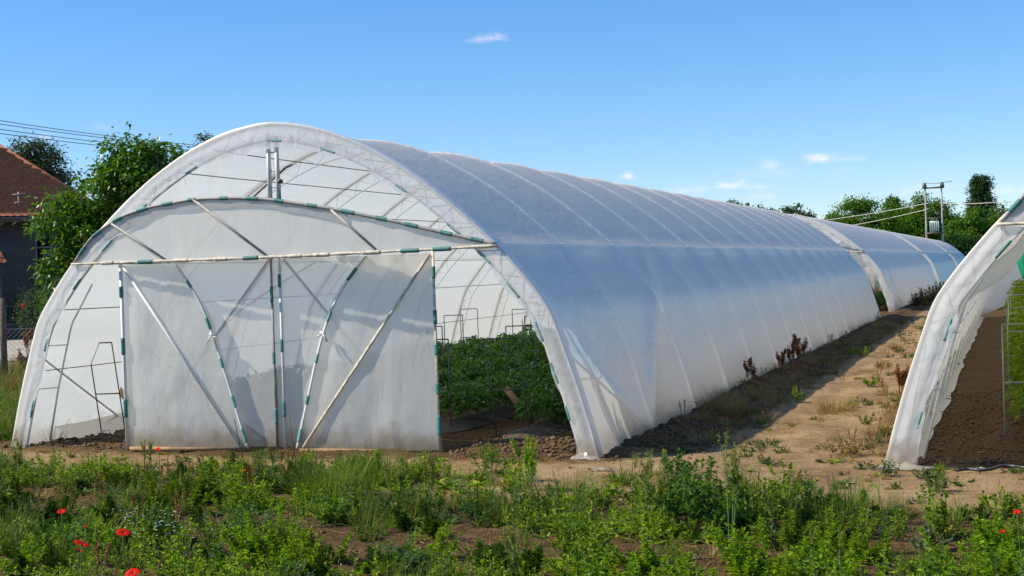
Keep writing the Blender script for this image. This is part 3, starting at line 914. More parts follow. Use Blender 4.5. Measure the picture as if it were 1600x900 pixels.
def blades(P, D, Lr, W, bend=0.5, seg=3, rs=rng):
    """curved tapering strips"""
    n = len(P); D = unit(D)
    az = D.copy(); az[:, 2] = 0; az = unit(az + 1e-6)
    S = unit(np.cross(az, [0, 0, 1.0])); S = unit(S + rs.normal(size=(n, 3)) * 0.3)
    Lr = np.broadcast_to(Lr, n)[:, None]; W = np.broadcast_to(W, n)[:, None]
    bend = np.broadcast_to(bend, n)[:, None]
    rows = []
    for k in range(seg + 1):
        q = k / seg
        c_ = P + D * Lr * q + (az * 0.7 - np.array([0, 0, 1.0])) * (bend * Lr * q * q * 0.6)
        w = W * (1 - q ** 1.5) * 0.5 + 0.0004
        rows += [c_ - S * w, c_ + S * w]
    V = np.stack(rows, 1).reshape(-1, 3)
    m_ = 2 * (seg + 1); i = np.arange(n)[:, None] * m_
    Q = np.concatenate([i + [2 * k, 2 * k + 1, 2 * k + 3, 2 * k + 2] for k in range(seg)], 0)
    return V, Q


def rand_dir(n, el0, el1, rs):
    a = rs.uniform(0, 2 * PI, n); e = np.radians(rs.uniform(el0, el1, n))
    return np.stack([np.cos(a) * np.cos(e), np.sin(a) * np.cos(e), np.sin(e)], 1)


class PL:
    """plant arrays: list of (V, F, material slot)"""
    def __init__(s, mats): s.parts = []; s.mats = mats

    def add(s, VF, slot=0): s.parts.append((VF[0], VF[1], slot)); return s

    def merged(s):
        return s.parts


def stem_pts(base, d, h, bend, rs, n=6):
    t = np.linspace(0, 1, n)[:, None]
    az = np.array([d[0], d[1], 0]); 
    P = base + d * h * t + az * bend * h * t ** 2 - np.array([0, 0, 1.0]) * bend * 0.4 * h * t ** 2
    return P


def thin_stem(P, r):
    """three sided stem"""
    n = len(P); V = []
    for i in range(n):
        rr = r * (1 - 0.7 * i / (n - 1))
        for k in range(3):
            a = k * 2 * PI / 3
            V.append(P[i] + rr * np.array([math.cos(a), math.sin(a), 0]))
    i = np.arange(n - 1)[:, None] * 3; j = np.arange(3)[None, :]; j2 = (j + 1) % 3
    Q = np.stack([i + j, i + j2, i + 3 + j2, i + 3 + j], -1).reshape(-1, 4)
    return np.array(V), Q


def bushy(seed, h=0.4, r=0.2, stems=14, lps=26, ll=0.055, lw=0.014, lean=35, mats=None, droop=0.2, top=False):
    """upright many-stemmed leafy weed"""
    rs = np.random.default_rng(seed); pl = PL(mats)
    for k in range(stems):
        a = rs.uniform(0, 2 * PI); rr = r * 0.35 * rs.uniform(0, 1)
        base = np.array([rr * math.cos(a), rr * math.sin(a), 0])
        ln = math.radians(rs.uniform(3, lean)); a += rs.normal() * 0.5
        d = np.array([math.cos(a) * math.sin(ln), math.sin(a) * math.sin(ln), math.cos(ln)])
        hh = h * rs.uniform(0.6, 1.0)
        P = stem_pts(base, d, hh, rs.uniform(-0.2, 0.15), rs)
        pl.add(thin_stem(P, 0.0035), 1)
        t = rs.uniform(0.15, 1.0, lps) ** (0.7 if not top else 0.4)
        B = np.stack([np.interp(t, np.linspace(0, 1, len(P)), P[:, q]) for q in range(3)], 1)
        Dl = rand_dir(lps, 5, 60, rs); Dl[t > 0.9, 2] += 0.8
        L_ = ll * rs.uniform(0.6, 1.25, lps) * (1.15 - 0.5 * t)
        pl.add(leaves(B, Dl, L_, lw * rs.uniform(0.7, 1.3, lps), droop=droop, rs=rs), 0)
    return pl


def whorled(seed, h=0.35, stems=8, mats=None, ll=0.05, lw=0.006, r=0.15, tiers=16, per=9):
    """feathery upright shoots with whorls of narrow leaves (like young fleabane or mayweed)"""
    rs = np.random.default_rng(seed); pl = PL(mats)
    for k in range(stems):
        a = rs.uniform(0, 2 * PI); rr = r * math.sqrt(rs.uniform(0, 1))
        base = np.array([rr * math.cos(a), rr * math.sin(a), 0])
        ln = math.radians(rs.uniform(0, 48))
        d = np.array([math.cos(a) * math.sin(ln), math.sin(a) * math.sin(ln), math.cos(ln)])
        hh = h * rs.uniform(0.35, 1.05)
        P = stem_pts(base, d, hh, 0.05, rs)
        pl.add(thin_stem(P, 0.003), 1)
        n = tiers * per
        t = np.repeat(np.linspace(0.12, 1, tiers), per) + rs.normal(size=n) * 0.015
        t = np.clip(t, 0, 1)
        B = np.stack([np.interp(t, np.linspace(0, 1, len(P)), P[:, q]) for q in range(3)], 1)
        Dl = rand_dir(n, 10, 45, rs); Dl[:, 2] += 0.7 * (t ** 3)
        L_ = ll * rs.uniform(0.7, 1.15, n) * (1.2 - 0.65 * t)
        pl.add(leaves4(B, Dl, L_, lw * rs.uniform(0.8, 1.3, n), droop=0.25, rs=rs), 0)
    return pl


def tuft(seed, n=180, h=0.35, r=0.06, w=0.006, lean=40, bend=0.5, mats=None):
    rs = np.random.default_rng(seed); pl = PL(mats)
    a = rs.uniform(0, 2 * PI, n); rr = r * np.sqrt(rs.uniform(0, 1, n))
    P = np.stack([rr * np.cos(a), rr * np.sin(a), np.zeros(n)], 1)
    ln = np.radians(rs.uniform(0, lean, n)); a2 = a + rs.normal(size=n) * 0.7
    D = np.stack([np.cos(a2) * np.sin(ln), np.sin(a2) * np.sin(ln), np.cos(ln)], 1)
    pl.add(blades(P, D, h * rs.uniform(0.4, 1.05, n), w * rs.uniform(0.6, 1.3, n), rs.uniform(0.1, 1, n) * bend, rs=rs), 0)
    return pl


def rosette(seed, n=16, l=0.14, w=0.05, mats=None, el=(10, 55)):
    rs = np.random.default_rng(seed); pl = PL(mats)
    D = rand_dir(n, *el, rs); P = D * 0.01; P[:, 2] = 0.01
    V, F = blades(P, D, l * rs.uniform(0.6, 1.1, n), w * rs.uniform(0.7, 1.2, n), 0.5, 4, rs)
    pl.add((V, F), 0)
    return pl


def dock(seed, h=0.7, stems=3, mats=None, spike=0.55, side=5, lean=12, seedr=0.014, leafn=14, ll=0.16, lw=0.035, dens=1.0):
    """tall stem with whorled seed spikes; slots: 0 leaf, 1 stem, 2 seed"""
    rs = np.random.default_rng(seed); pl = PL(mats)
    for k in range(stems):
        a = rs.uniform(0, 2 * PI); ln = math.radians(rs.uniform(2, lean))
        d = np.array([math.cos(a) * math.sin(ln), math.sin(a) * math.sin(ln), math.cos(ln)])
        hh = h * rs.uniform(0.75, 1.0)
        P = stem_pts(np.array([math.cos(a), math.sin(a), 0]) * 0.02, d, hh, rs.uniform(0, 0.12), rs, 8)
        pl.add(thin_stem(P, 0.0055), 1)
        segs = [(P, 1 - spike, 1.0, 60)]
        for q in range(side):
            t0 = rs.uniform(1 - spike, 0.85); b0 = np.array([np.interp(t0, np.linspace(0, 1, 8), P[:, z]) for z in range(3)])
            a3 = rs.uniform(0, 2 * PI); d3 = unit(np.array([math.cos(a3) * 0.45, math.sin(a3) * 0.45, 1.0]))
            P3 = stem_pts(b0, d3, hh * rs.uniform(0.15, 0.3), 0.0, rs, 4)
            pl.add(thin_stem(P3, 0.0025), 1); segs.append((P3, 0.15, 1.0, 24))
        for (PP, ta, tb, n) in segs:
            n = int(n * dens * 1.6)
            t = rs.uniform(ta, tb, n); t = (np.round(t * 26) + rs.normal(size=n) * 0.18) / 26; t = np.clip(t, 0, 1)
            B = np.stack([np.interp(t, np.linspace(0, 1, len(PP)), PP[:, z]) for z in range(3)], 1)
            Dl = rand_dir(n, -30, 50, rs)
            pl.add(leaves4(B + Dl * seedr * 0.3, Dl, seedr * rs.uniform(0.7, 1.5, n) * (1.2 - 0.5 * t), seedr * 0.8, rs=rs), 2)
        n = max(1, leafn // stems)
        t = rs.uniform(0.02, 1 - spike + 0.2, n)
        B = np.stack([np.interp(t, np.linspace(0, 1, 8), P[:, z]) for z in range(3)], 1)
        Dl = rand_dir(n, 10, 60, rs)
        pl.add(blades(B, Dl, ll * rs.uniform(0.5, 1.1, n) * (1.1 - 0.6 * t), lw * rs.uniform(0.7, 1.2, n), 0.6, 4, rs), 0)
    return pl


def broadleaf(seed, h=0.45, r=0.22, n=150, ll=0.10, lw=0.055, mats=None, stems=9, flat=0.75):
    """pepper-like plant: bushy dome of drooping ovate leaves"""
    rs = np.random.default_rng(seed); pl = PL(mats)
    for k in range(stems):
        a = rs.uniform(0, 2 * PI); ln = math.radians(rs.uniform(5, 38))
        d = np.array([math.cos(a) * math.sin(ln), math.sin(a) * math.sin(ln), math.cos(ln)])
        P = stem_pts(np.zeros(3), d, h * rs.uniform(0.6, 0.9), 0.1, rs); pl.add(thin_stem(P, 0.005), 1)
    u = rs.normal(size=(n, 3)); u = unit(u); u[:, 2] = np.abs(u[:, 2]) * 1.2 - 0.25
    rad = rs.uniform(0.45, 1.0, n) ** 0.5
    B = np.stack([u[:, 0] * r * rad, u[:, 1] * r * rad, np.maximum(0.03, h * 0.50 + u[:, 2] * h * 0.55 * rad)], 1)
    D = unit(u * np.array([1, 1, 0.2]) + rs.normal(size=(n, 3)) * 0.45 + np.array([0, 0, 0.15]))
    pl.add(leaves(B, D, ll * rs.uniform(0.6, 1.2, n), lw * rs.uniform(0.7, 1.2, n), fold=0.22, droop=0.45, rs=rs), 0)
    return pl


def plant_mesh(name, pl, parent=None, split=None):
    """one mesh object from a PL; material slots as in pl.mats"""
    Vs = []; Qs = []; Ts = []; qm = []; tm = []; n = 0
    for V, F, s in pl.parts:
        Vs.append(V)
        F = np.asarray(F)
        if F.shape[1] == 4: Qs.append(F + n); qm.append(np.full(len(F), s))
        else: Ts.append(F + n); tm.append(np.full(len(F), s))
        n += len(V)
    faces = []; fm = []
    if Qs: faces.append(np.concatenate(Qs)); fm.append(np.concatenate(qm))
    if Ts: faces.append(np.concatenate(Ts)); fm.append(np.concatenate(tm))
    return mesh_np(name, np.concatenate(Vs), faces, pl.mats, parent, False, None, np.concatenate(fm))


def scatter_mesh(name, templates, inst):
    """join many placed templates into one mesh; inst: (template index, x, y, z, rot, scale)"""
    mats = []; midx = {}
    for t in templates:
        for m_ in t.mats:
            if m_.name not in midx: midx[m_.name] = len(mats); mats.append(m_)
    flat = []
    for t in templates:
        Vs = []; Q = []; T = []; qm = []; tm = []; n = 0
        for V, F, s in t.parts:
            F = np.asarray(F); mi = midx[t.mats[s].name]
            if F.shape[1] == 4: Q.append(F + n); qm.append(np.full(len(F), mi))
            else: T.append(F + n); tm.append(np.full(len(F), mi))
            Vs.append(V); n += len(V)
        flat.append((np.concatenate(Vs), np.concatenate(Q) if Q else np.zeros((0, 4), int), np.concatenate(T) if T else np.zeros((0, 3), int),
                     np.concatenate(qm) if qm else np.zeros(0, int), np.concatenate(tm) if tm else np.zeros(0, int)))
    VV = []; QQ = []; TT = []; QM = []; TM = []; n = 0
    for (ti, x, y, z, rot, sc) in inst:
        V, Q, T, qm, tm = flat[ti]
        c_, s_ = math.cos(rot) * sc, math.sin(rot) * sc
        W = np.stack([V[:, 0] * c_ - V[:, 1] * s_ + x, V[:, 0] * s_ + V[:, 1] * c_ + y, V[:, 2] * sc + z], 1)
        VV.append(W); QQ.append(Q + n); TT.append(T + n); QM.append(qm); TM.append(tm); n += len(V)
    faces = []; fm = []
    Q = np.concatenate(QQ); T = np.concatenate(TT)
    if len(Q): faces.append(Q); fm.append(np.concatenate(QM))
    if len(T): faces.append(T); fm.append(np.concatenate(TM))
    return mesh_np(name, np.concatenate(VV), faces, mats, None, False, None, np.concatenate(fm))


m_lush = [MAT['leaf_lush'], MAT['stem']]; m_bright = [MAT['leaf_bright'], MAT['stem']]
m_dark = [MAT['leaf_dark'], MAT['stem']]; m_grey = [MAT['leaf_grey'], MAT['stem']]
m_grass = [MAT['grass']]; m_dry = [MAT['dry']]; m_dull = [MAT['dry_dull']]
m_dock = [MAT['leaf_dark'], MAT['stem'], MAT['seed_yellow']]
m_dockb = [MAT['seed_brown'], MAT['seed_brown'], MAT['seed_brown']]

# ------------------------------------------------------------------ ground cover in the foreground (nobody could count it)
m_olive = [leaf_mat('olive_leaf', [(0.06, 0.08, 0.015), (0.11, 0.14, 0.025), (0.19, 0.21, 0.05)], 0.3, patch=2.5), MAT['stem']]
TPL = [
    bushy(1, 0.17, 0.22, 12, 20, 0.045, 0.015, 68, m_lush),           # 0
    bushy(2, 0.22, 0.22, 12, 22, 0.05, 0.012, 60, m_dark),            # 1
    whorled(3, 0.16, 6, m_bright, 0.060, 0.008, 0.14, 9, 8),          # 2
    bushy(4, 0.20, 0.20, 10, 24, 0.04, 0.010, 55, m_lush),            # 3
    tuft(5, 90, 0.24, 0.09, 0.005, 55, 0.7, m_grass),                 # 4
    bushy(6, 0.12, 0.20, 14, 14, 0.04, 0.018, 78, m_grey),            # 5
    rosette(7, 16, 0.13, 0.04, [MAT['leaf_dark']]),                   # 6
    tuft(8, 50, 0.16, 0.10, 0.004, 75, 0.9, m_dry),                   # 7
    bushy(9, 0.05, 0.14, 16, 12, 0.022, 0.012, 84, [MAT['moss_yellow'], MAT['stem']]),   # 8
    bushy(10, 0.14, 0.18, 12, 20, 0.035, 0.012, 70, m_bright),        # 9
    whorled(11, 0.17, 8, m_dark, 0.06, 0.003, 0.18, 20, 14),          # 10 feathery
    bushy(12, 0.10, 0.20, 16, 16, 0.030, 0.016, 80, m_olive),         # 11
    tuft(13, 60, 0.30, 0.06, 0.004, 35, 0.5, [m_olive[0]]),           # 12
    dock(14, 0.34, 1, m_dock, side=2, seedr=0.010, leafn=8, ll=0.10, lw=0.02),   # 13
    dock(15, 0.26, 2, [MAT['dry'], MAT['dry'], MAT['seed_brown']], side=1, seedr=0.010, leafn=6, ll=0.08, lw=0.01),  # 14 dead stems
    tuft(17, 160, 0.22, 0.14, 0.004, 75, 0.9, m_dull),                # placed 15 below
    rosette(16, 12, 0.10, 0.05, [MAT['leaf_bright']], (5, 40)),       # 15
]


def cover_density(x, y):
    """how thickly the foreground is overgrown, read off the photograph"""
    edge = np.interp(x, [-6, -2.2, -0.5, 1.2, 2.6, 3.6, 4.5, 5.2, 6.0, 7.2, 12], [-1.1, -1.1, -0.8, -0.6, -0.8, -0.9, -1.0, -1.5, -1.85, -1.8, -1.8])
    base = sstep(edge + 0.1, edge - 0.35, y)
    n = fbm(x * 0.85 + 3.1, y * 1.1, 41, 3)
    d = base * np.maximum(sstep(-0.5, 0.05, n), 0.75 * sstep(-2.9, -4.0, y))
    # bare patches seen in the photograph
    for (px, py, sx, sy, k) in ((560, 850, 0.35, 0.35, 0.9), (760, 845, 0.45, 0.45, 0.85), (690, 770, 0.5, 0.5, 0.7), (945, 800, 0.25, 0.5, 0.8), (1400, 860, 0.5, 0.35, 0.9), (20, 775, 0.5, 0.3, 0.9),
                            (1510, 830, 0.4, 0.2, 0.7), (990, 850, 0.3, 0.3, 0.7), (1150, 880, 0.25, 0.2, 0.6), (330, 860, 0.25, 0.2, 0.6), (1340, 790, 0.4, 0.25, 0.6), (700, 880, 0.4, 0.2, 0.6), (215, 790, 0.15, 0.2, 0.6), (480, 770, 0.4, 0.2, 0.4)):
        q = gnd(px, py); d = d * (1 - k * np.exp(-((x - q[0]) / sx) ** 2 - ((y - q[1]) / sy) ** 2))
    return d


inst = []
rs = np.random.default_rng(99)
tries = 0
while len(inst) < 2350 and tries < 60000:
    tries += 1
    x = rs.uniform(-3.5, 9.5); y = rs.uniform(-6.4, -0.5)
    # skip what lies far outside the frame
    d = float(cover_density(np.array([x]), np.array([y]))[0])
    if rs.uniform() > d: continue
    pick = vnoise(x * 1.1, y * 1.1, 77)
    r_ = rs.uniform()
    if vnoise(x * 2.2 + 9, y * 2.2, 78) < -0.5 and rs.uniform() < 0.7: continue
    if pick > 0.35: ti = int(rs.choice([2, 9, 3, 9, 16, 4]))
    elif pick > 0.05: ti = int(rs.choice([0, 3, 9, 0, 4, 11, 13]))
    elif pick > -0.3: ti = int(rs.choice([1, 0, 4, 6, 5, 10, 11, 12]))
    else: ti = int(rs.choice([5, 6, 4, 1, 10, 7, 11, 14, 12, 8]))
    if y < -3.6 and rs.uniform() < 0.4: ti = int(rs.choice([2, 9, 3, 9]))
    if d < 0.5 and rs.uniform() < 0.5: ti = int(rs.choice([5, 7, 8, 6, 11]))
    inst.append((ti, x, y, gz(x, y) - 0.005, rs.uniform(0, 2 * PI), rs.uniform(0.55, 1.3)))
wo = scatter_mesh('ground_weeds', TPL, inst)
tag(wo, 'dense low green weeds covering the soil across the foreground', 'weeds', None, 'stuff')

# thin growth on bare soil: yellow mats, sprigs, straw
inst = []
for _ in range(900):
    x = rs.uniform(-4.5, 9); y = rs.uniform(-3.2, 0.1)
    if vnoise(x * 1.3, y * 1.3, 88) < 0.1 and rs.uniform() < 0.8: continue
    inst.append((int(rs.choice([8, 8, 5, 7, 6, 11, 16, 7])), x, y, gz(x, y) - 0.004, rs.uniform(0, 6.3), rs.uniform(0.35, 0.8)))
for _ in range(620):
    x = rs.uniform(3.4, 6.0); y = rs.uniform(0.2, 28) 
    if abs(x - 4.75) > 0.25 + 0.5 * rs.uniform() and vnoise(x * 1.4, y * 0.7, 81) < 0.0: continue
    if vnoise(x * 1.1, y * 0.8, 82) < -0.05: continue
    inst.append((int(rs.choice([7, 7, 7, 5, 8, 14, 11, 8])), x, y, gz(x, y) - 0.004, rs.uniform(0, 6.3), rs.uniform(0.4, 0.9)))
for _ in range(170):                                   # dull grass on the shaded bank
    x = rs.uniform(3.45, 4.25); y = rs.uniform(0.8, 24)
    inst.append((int(rs.choice([15, 15, 14, 11])), x, y, gz(x, y) - 0.004, rs.uniform(0, 6.3), rs.uniform(0.4, 0.95)))
for _ in range(190):                                   # dried growth on the right side of the path
    y = rs.uniform(-0.3, 26) ; x = 5.45 + rs.normal() * 0.18 - 0.1 * (y > 8)
    inst.append((int(rs.choice([15, 7, 14, 11, 8, 7])), x, y, gz(x, y) - 0.004, rs.uniform(0, 6.3), rs.uniform(0.5, 1.1)))
for _ in range(140):                                   # dry grass by the left fence
    q = gnd(rs.uniform(-60, 50), rs.uniform(560, 690)); inst.append((int(rs.choice([7, 4, 7, 5])), q[0], q[1], 0, rs.uniform(0, 6.3), rs.uniform(1.0, 2.2)))
wo = scatter_mesh('sparse_ground_cover', TPL, inst)
tag(wo, 'thin dry grass and small sprigs scattered over the bare sandy soil', 'ground cover', None, 'stuff')

# fallen straw and stalks
n = 6500
x = rs.uniform(-4, 9, n); y = np.where(rs.uniform(size=n) < 0.55, rs.uniform(-5.5, 0.3, n), rs.uniform(0, 14, n))
keep = (y < 0) | ((x > 3.3) & (x < 7.0)); x = x[keep]; y = y[keep]; n = len(x)
z = ground_h(x, y) + 0.008
a = rs.uniform(0, 2 * PI, n)
D = np.stack([np.cos(a), np.sin(a), rs.normal(size=n) * 0.12], 1)
pl = PL([MAT['dry']]); pl.add(blades(np.stack([x, y, z], 1), D, rs.uniform(0.03, 0.15, n), 0.006, 0.0, 2, rs))
tag(plant_mesh('straw_litter', pl), 'loose dry straw lying on the soil', 'straw', None, 'stuff')

# clods
ico = np.array([[0, 0, 1], [.894, 0, .447], [.276, .851, .447], [-.724, .526, .447], [-.724, -.526, .447], [.276, -.851, .447],
                [.724, .526, -.447], [-.276, .851, -.447], [-.894, 0, -.447], [-.276, -.851, -.447], [.724, -.526, -.447], [0, 0, -1]])
icf = np.array([[0, 1, 2], [0, 2, 3], [0, 3, 4], [0, 4, 5], [0, 5, 1], [1, 6, 2], [2, 7, 3], [3, 8, 4], [4, 9, 5], [5, 10, 1], [6, 7, 2], [7, 8, 3], [8, 9, 4], [9, 10, 5], [10, 6, 1],
                [11, 7, 6], [11, 8, 7], [11, 9, 8], [11, 10, 9], [11, 6, 10]])
cand = []
def patch(n, x0, x1, y0, y1, s0=0.006, s1=0.03):
    xx = rs.uniform(x0, x1, n); yy = rs.uniform(y0, y1, n)
    k = rs.uniform(size=n) < (0.03 + 0.97 * tilled(xx, yy) ** 2); cand.append(np.stack([xx[k], yy[k], s0 + (s1 - s0) * rs.uniform(size=k.sum()) ** 2.5], 1))
patch(1700, -3.3, -1.75, 0.0, 1.6); patch(2000, 1.7, 3.1, 0.0, 1.6); patch(1500, 2.9, 4.4, -0.7, 1.5); patch(2200, 5.6, 6.9, -0.3, 6, 0.005, 0.022)
patch(1600, 3.4, 4.4, 0.5, 10, 0.008, 0.04); patch(2500, -3, 9, -5, -0.5, 0.005, 0.022); patch(800, 5.2, 7, -0.6, 0.3); patch(700, 5.0, 5.8, 0, 8, 0.008, 0.035)
patch(900, -6.5, -3.3, -0.3, 6, 0.01, 0.05)
cand = np.concatenate(cand); n = len(cand)
jit = rs.uniform(0.65, 1.3, (n, 12, 1)); sc = cand[:, 2][:, None, None] * np.array([1, 1, 0.75]) * rs.uniform(0.7, 1.3, (n, 1, 3))
cz = ground_h(cand[:, 0], cand[:, 1])
V = ico[None] * jit * sc + np.stack([cand[:, 0], cand[:, 1], cz + cand[:, 2] * 0.3], 1)[:, None, :]
T = (icf[None] + (np.arange(n) * 12)[:, None, None]).reshape(-1, 3)
tag(mesh_np('soil_clods', V.reshape(-1, 3), T, MAT['clod']), 'crumbled brown soil clods', 'soil clods', None, 'stuff')

# ------------------------------------------------------------------ weeds one can point at
PROTO = {}


def place(key, maker, name, label, cat, px, py, rz=0.0, sc=1.0, group=None, world=None, dz=0.0):
    if key not in PROTO:
        o = plant_mesh(name, maker()); PROTO[key] = o
    else:
        o = PROTO[key].copy(); COL.objects.link(o)
        for k_ in list(o.keys()): del o[k_]
    q = gnd(px, py) if world is None else np.array(world)
    o.location = (q[0], q[1], gz(q[0], q[1]) - 0.01 + dz); o.rotation_euler = (0, 0, rz); o.scale = (sc, sc, sc)
    tag(o, label, cat, group)
    return o

bushA = lambda: bushy(101, 0.36, 0.32, 24, 34, 0.06, 0.015, 52, m_lush)
bushB = lambda: bushy(102, 0.50, 0.30, 26, 40, 0.085, 0.018, 38, m_dark, droop=0.5)
bushC = lambda: whorled(103, 0.27, 16, m_bright, 0.06, 0.008, 0.20, 15, 10)
bushD = lambda: whorled(104, 0.26, 18, m_lush, 0.055, 0.007, 0.22, 15, 10)
bushE = lambda: bushy(105, 0.34, 0.2, 16, 30, 0.045, 0.020, 30, m_lush)
feather = lambda: whorled(106, 0.28, 18, m_lush, 0.05, 0.003, 0.2, 26, 16)
dockA = lambda: dock(107, 0.62, 3, m_dock)
dockB = lambda: dock(108, 0.75, 4, m_dock, side=6)
dockC = lambda: dock(109, 0.5, 5, [MAT['leaf_bright'], MAT['stem'], MAT['leaf_bright']], side=3, seedr=0.02, leafn=50, ll=0.06, lw=0.012)
tuftA = lambda: tuft(110, 520, 0.42, 0.20, 0.006, 48, 0.55, m_grass)
tuftB = lambda: tuft(111, 300, 0.42, 0.14, 0.005, 32, 0.4, m_grass)
dryT = lambda: tuft(112, 900, 0.42, 0.22, 0.004, 62, 0.95, m_dull)
dryD = lambda: dock(113, 0.48, 3, m_dockb, side=4, lean=10, seedr=0.022, leafn=6, ll=0.1, lw=0.012, dens=1.5)
dryR = lambda: dock(114, 0.42, 6, m_dockb, side=3, lean=14, seedr=0.022, leafn=12, ll=0.1, lw=0.012, dens=1.3)
dryC = lambda: PL([MAT['dry'], MAT['stem']]) if False else bushy(115, 0.17, 0.30, 26, 22, 0.05, 0.014, 70, [MAT['dry'], MAT['dry']])
strawH = lambda: tuft(116, 700, 0.34, 0.22, 0.004, 85, 0.6, m_dry)
lowg = lambda: bushy(117, 0.16, 0.16, 14, 16, 0.05, 0.020, 55, m_lush)
lowd = lambda: bushy(118, 0.20, 0.16, 16, 18, 0.055, 0.014, 50, m_dark)
bigleaf = lambda: rosette(119, 9, 0.34, 0.12, [MAT['leaf_grey']], (35, 75))

W_ = 'weed'
place('dockA', dockA, 'seeding_weed', 'tall yellow-green seeding weed in front of the left foot of the big greenhouse', W_, 34, 762, 0.3, 0.85)
place('bushE', bushE, 'leafy_weed', 'upright bright leafy weed just left of the left film door', W_, 180, 768, 0, 0.95)
place('bushA', bushA, 'bushy_weed', 'bushy green weed under the handle side of the left film door', W_, 335, 778, 1.0, 0.95)
place('feather', feather, 'feathery_weed', 'soft feathery green weed between the left door and the poppies', W_, 272, 795, 0, 1.05)
place('bushA', bushA, 'bushy_weed', 'dark bushy weed right of the lone red poppy by the left door', W_, 378, 800, 2.0, 1.0)
place('tuftA', tuftA, 'grass_clump', 'largest arching grass clump in front of the right film door', 'grass clump', 512, 782, 0, 1.15)
place('tuftA', tuftA, 'grass_clump', 'long grass clump at the foot of the right film door, right of the largest', 'grass clump', 592, 758, 1.2, 0.95)
place('dockS', lambda: dock(120, 0.42, 2, [MAT['leaf_dark'], MAT['stem'], MAT['leaf_bright']], side=2, seedr=0.016), 'seeding_weed', 'slender green spike standing up against the right film door', W_, 590, 752, 0.5, 0.95)
place('dockB', dockB, 'seeding_weed', 'yellow-brown seeding dock in the middle foreground with drooping spikes', W_, 668, 812, 0.4, 0.8)
place('dockA', dockA, 'seeding_weed', 'leaning seed spikes left of the drooping dock, below the door post', W_, 620, 800, 2.2, 0.75)
place('bigleaf', bigleaf, 'broad_leaf_weed', 'broad grey-green dock leaves at the bottom of the picture near the middle', W_, 660, 880, 0, 0.75)
place('dockC', dockC, 'spiky_weed', 'fresh green spiky weed in front of the plants showing right of the doors', W_, 825, 765, 0, 0.85)
place('lowg', lowg, 'low_weed', 'small round leafy weed on the soil by the right door post', W_, 765, 722, 0, 0.9)
place('tuftB', tuftB, 'grass_clump', 'fine grass clump below the right foot of the big greenhouse', 'grass clump', 888, 800, 0, 0.95)
place('bushA', bushA, 'bushy_weed', 'round leafy bush of weeds at the bottom, below the fine grass clump', W_, 905, 880, 0.6, 1.15)
place('bushD', bushD, 'feathery_weed', 'bright weed patch at the bottom left of centre beside bare soil', W_, 470, 890, 0.6, 1.2)
place('bushC', bushC, 'feathery_weed', 'bright green fine-leaved weed left of the bare brown hollow', W_, 425, 868, 1.6, 1.1)
place('dockB', dockB, 'seeding_weed', 'sparse seed stalks just right of the big greenhouse foot', W_, 1000, 822, 1.3, 0.8)
place('bushB', bushB, 'bushy_weed', 'biggest dark leafy weed bush, right of centre in the foreground', W_, 1085, 835, 0, 1.05)
place('dockC2', lambda: dock(121, 0.85, 3, m_dock, side=5, spike=0.5), 'seeding_weed', 'tallest yellow-green seed stalks rising out of the biggest weed bush', W_, 1140, 850, 0.9, 0.9)
place('dockA', dockA, 'seeding_weed', 'thin seed stalks on the left side of the biggest weed bush', W_, 1040, 830, 0.2, 0.8)
place('lowd', lowd, 'low_weed', 'thin upright weed at the edge of the shade near the greenhouse foot', W_, 1052, 745, 0, 1.2)
place('bushA', bushA, 'bushy_weed', 'weed bush with a tall sprig where the sandy path begins', W_, 1222, 800, 3.0, 0.95)
place('bushD', bushD, 'feathery_weed', 'mid-green weeds right of the biggest bush', W_, 1235, 850, 2.1, 1.05)
place('bushC', bushC, 'feathery_weed', 'bright green shoots at the bottom edge, right of centre', W_, 1210, 905, 0.2, 1.2)
place('tuftB', tuftB, 'grass_clump', 'pale-stalked grass clump between the path and the bottom edge', 'grass clump', 1320, 815, 2.0, 0.9)
place('bushD', bushD, 'feathery_weed', 'weeds below the pale-stalked grass clump', W_, 1325, 870, 4.0, 1.0)
place('bushE', bushE, 'leafy_weed', 'leafy weed bush alone on the sandy soil, lower right', W_, 1468, 845, 1.0, 0.95)
place('bushE', bushE, 'leafy_weed', 'smaller leafy weed left of the lone bush, lower right', W_, 1400, 850, 2.0, 0.6)
place('bushC', bushC, 'feathery_weed', 'bright weeds under the poppy at the right edge', W_, 1588, 862, 1.0, 0.85)
place('bushC', bushC, 'feathery_weed', 'bright low weeds in the bottom right corner', W_, 1540, 915, 2.5, 1.1)
place('lowd', lowd, 'low_weed', 'small dark weed standing alone on the sand right of the greenhouse foot', W_, 1462, 768, 0.5, 0.85)
place('lowd', lowd, 'low_weed', 'dark weed at the very foot of the right-hand greenhouse', W_, 1388, 745, 1.5, 0.7)
place('lowg', lowg, 'low_weed', 'light green weed just inside the front of the right-hand greenhouse', W_, 1468, 738, 0, 0.6)
place('dryC', dryC, 'dried_weed', 'dried golden-brown clump in the path nearest the right-hand greenhouse foot', W_, 1318, 712, 0, 0.95)
place('strawH', strawH, 'straw_heap', 'heap of golden straw in the middle of the path', 'straw', 1305, 640, 0, 0.8)
place('lowg', lowg, 'low_weed', 'green weed growing out of the straw heap', W_, 1332, 636, 2.0, 0.8)
place('dryR', dryR, 'dried_dock', 'red-brown dried dock close to the slanting edge of the right greenhouse', W_, 1407, 622, 0, 1.0)
place('lowg', lowg, 'low_weed', 'bright green low weed in the path above the straw heap', W_, 1362, 604, 1.0, 1.1)
place('dryC', dryC, 'dried_weed', 'greyish dried clump in the path behind the bright low weed', W_, 1378, 575, 1.5, 0.9)
place('dryC', dryC, 'dried_weed', 'farther dried clump on the right side of the path', W_, 1402, 548, 2.5, 0.9)
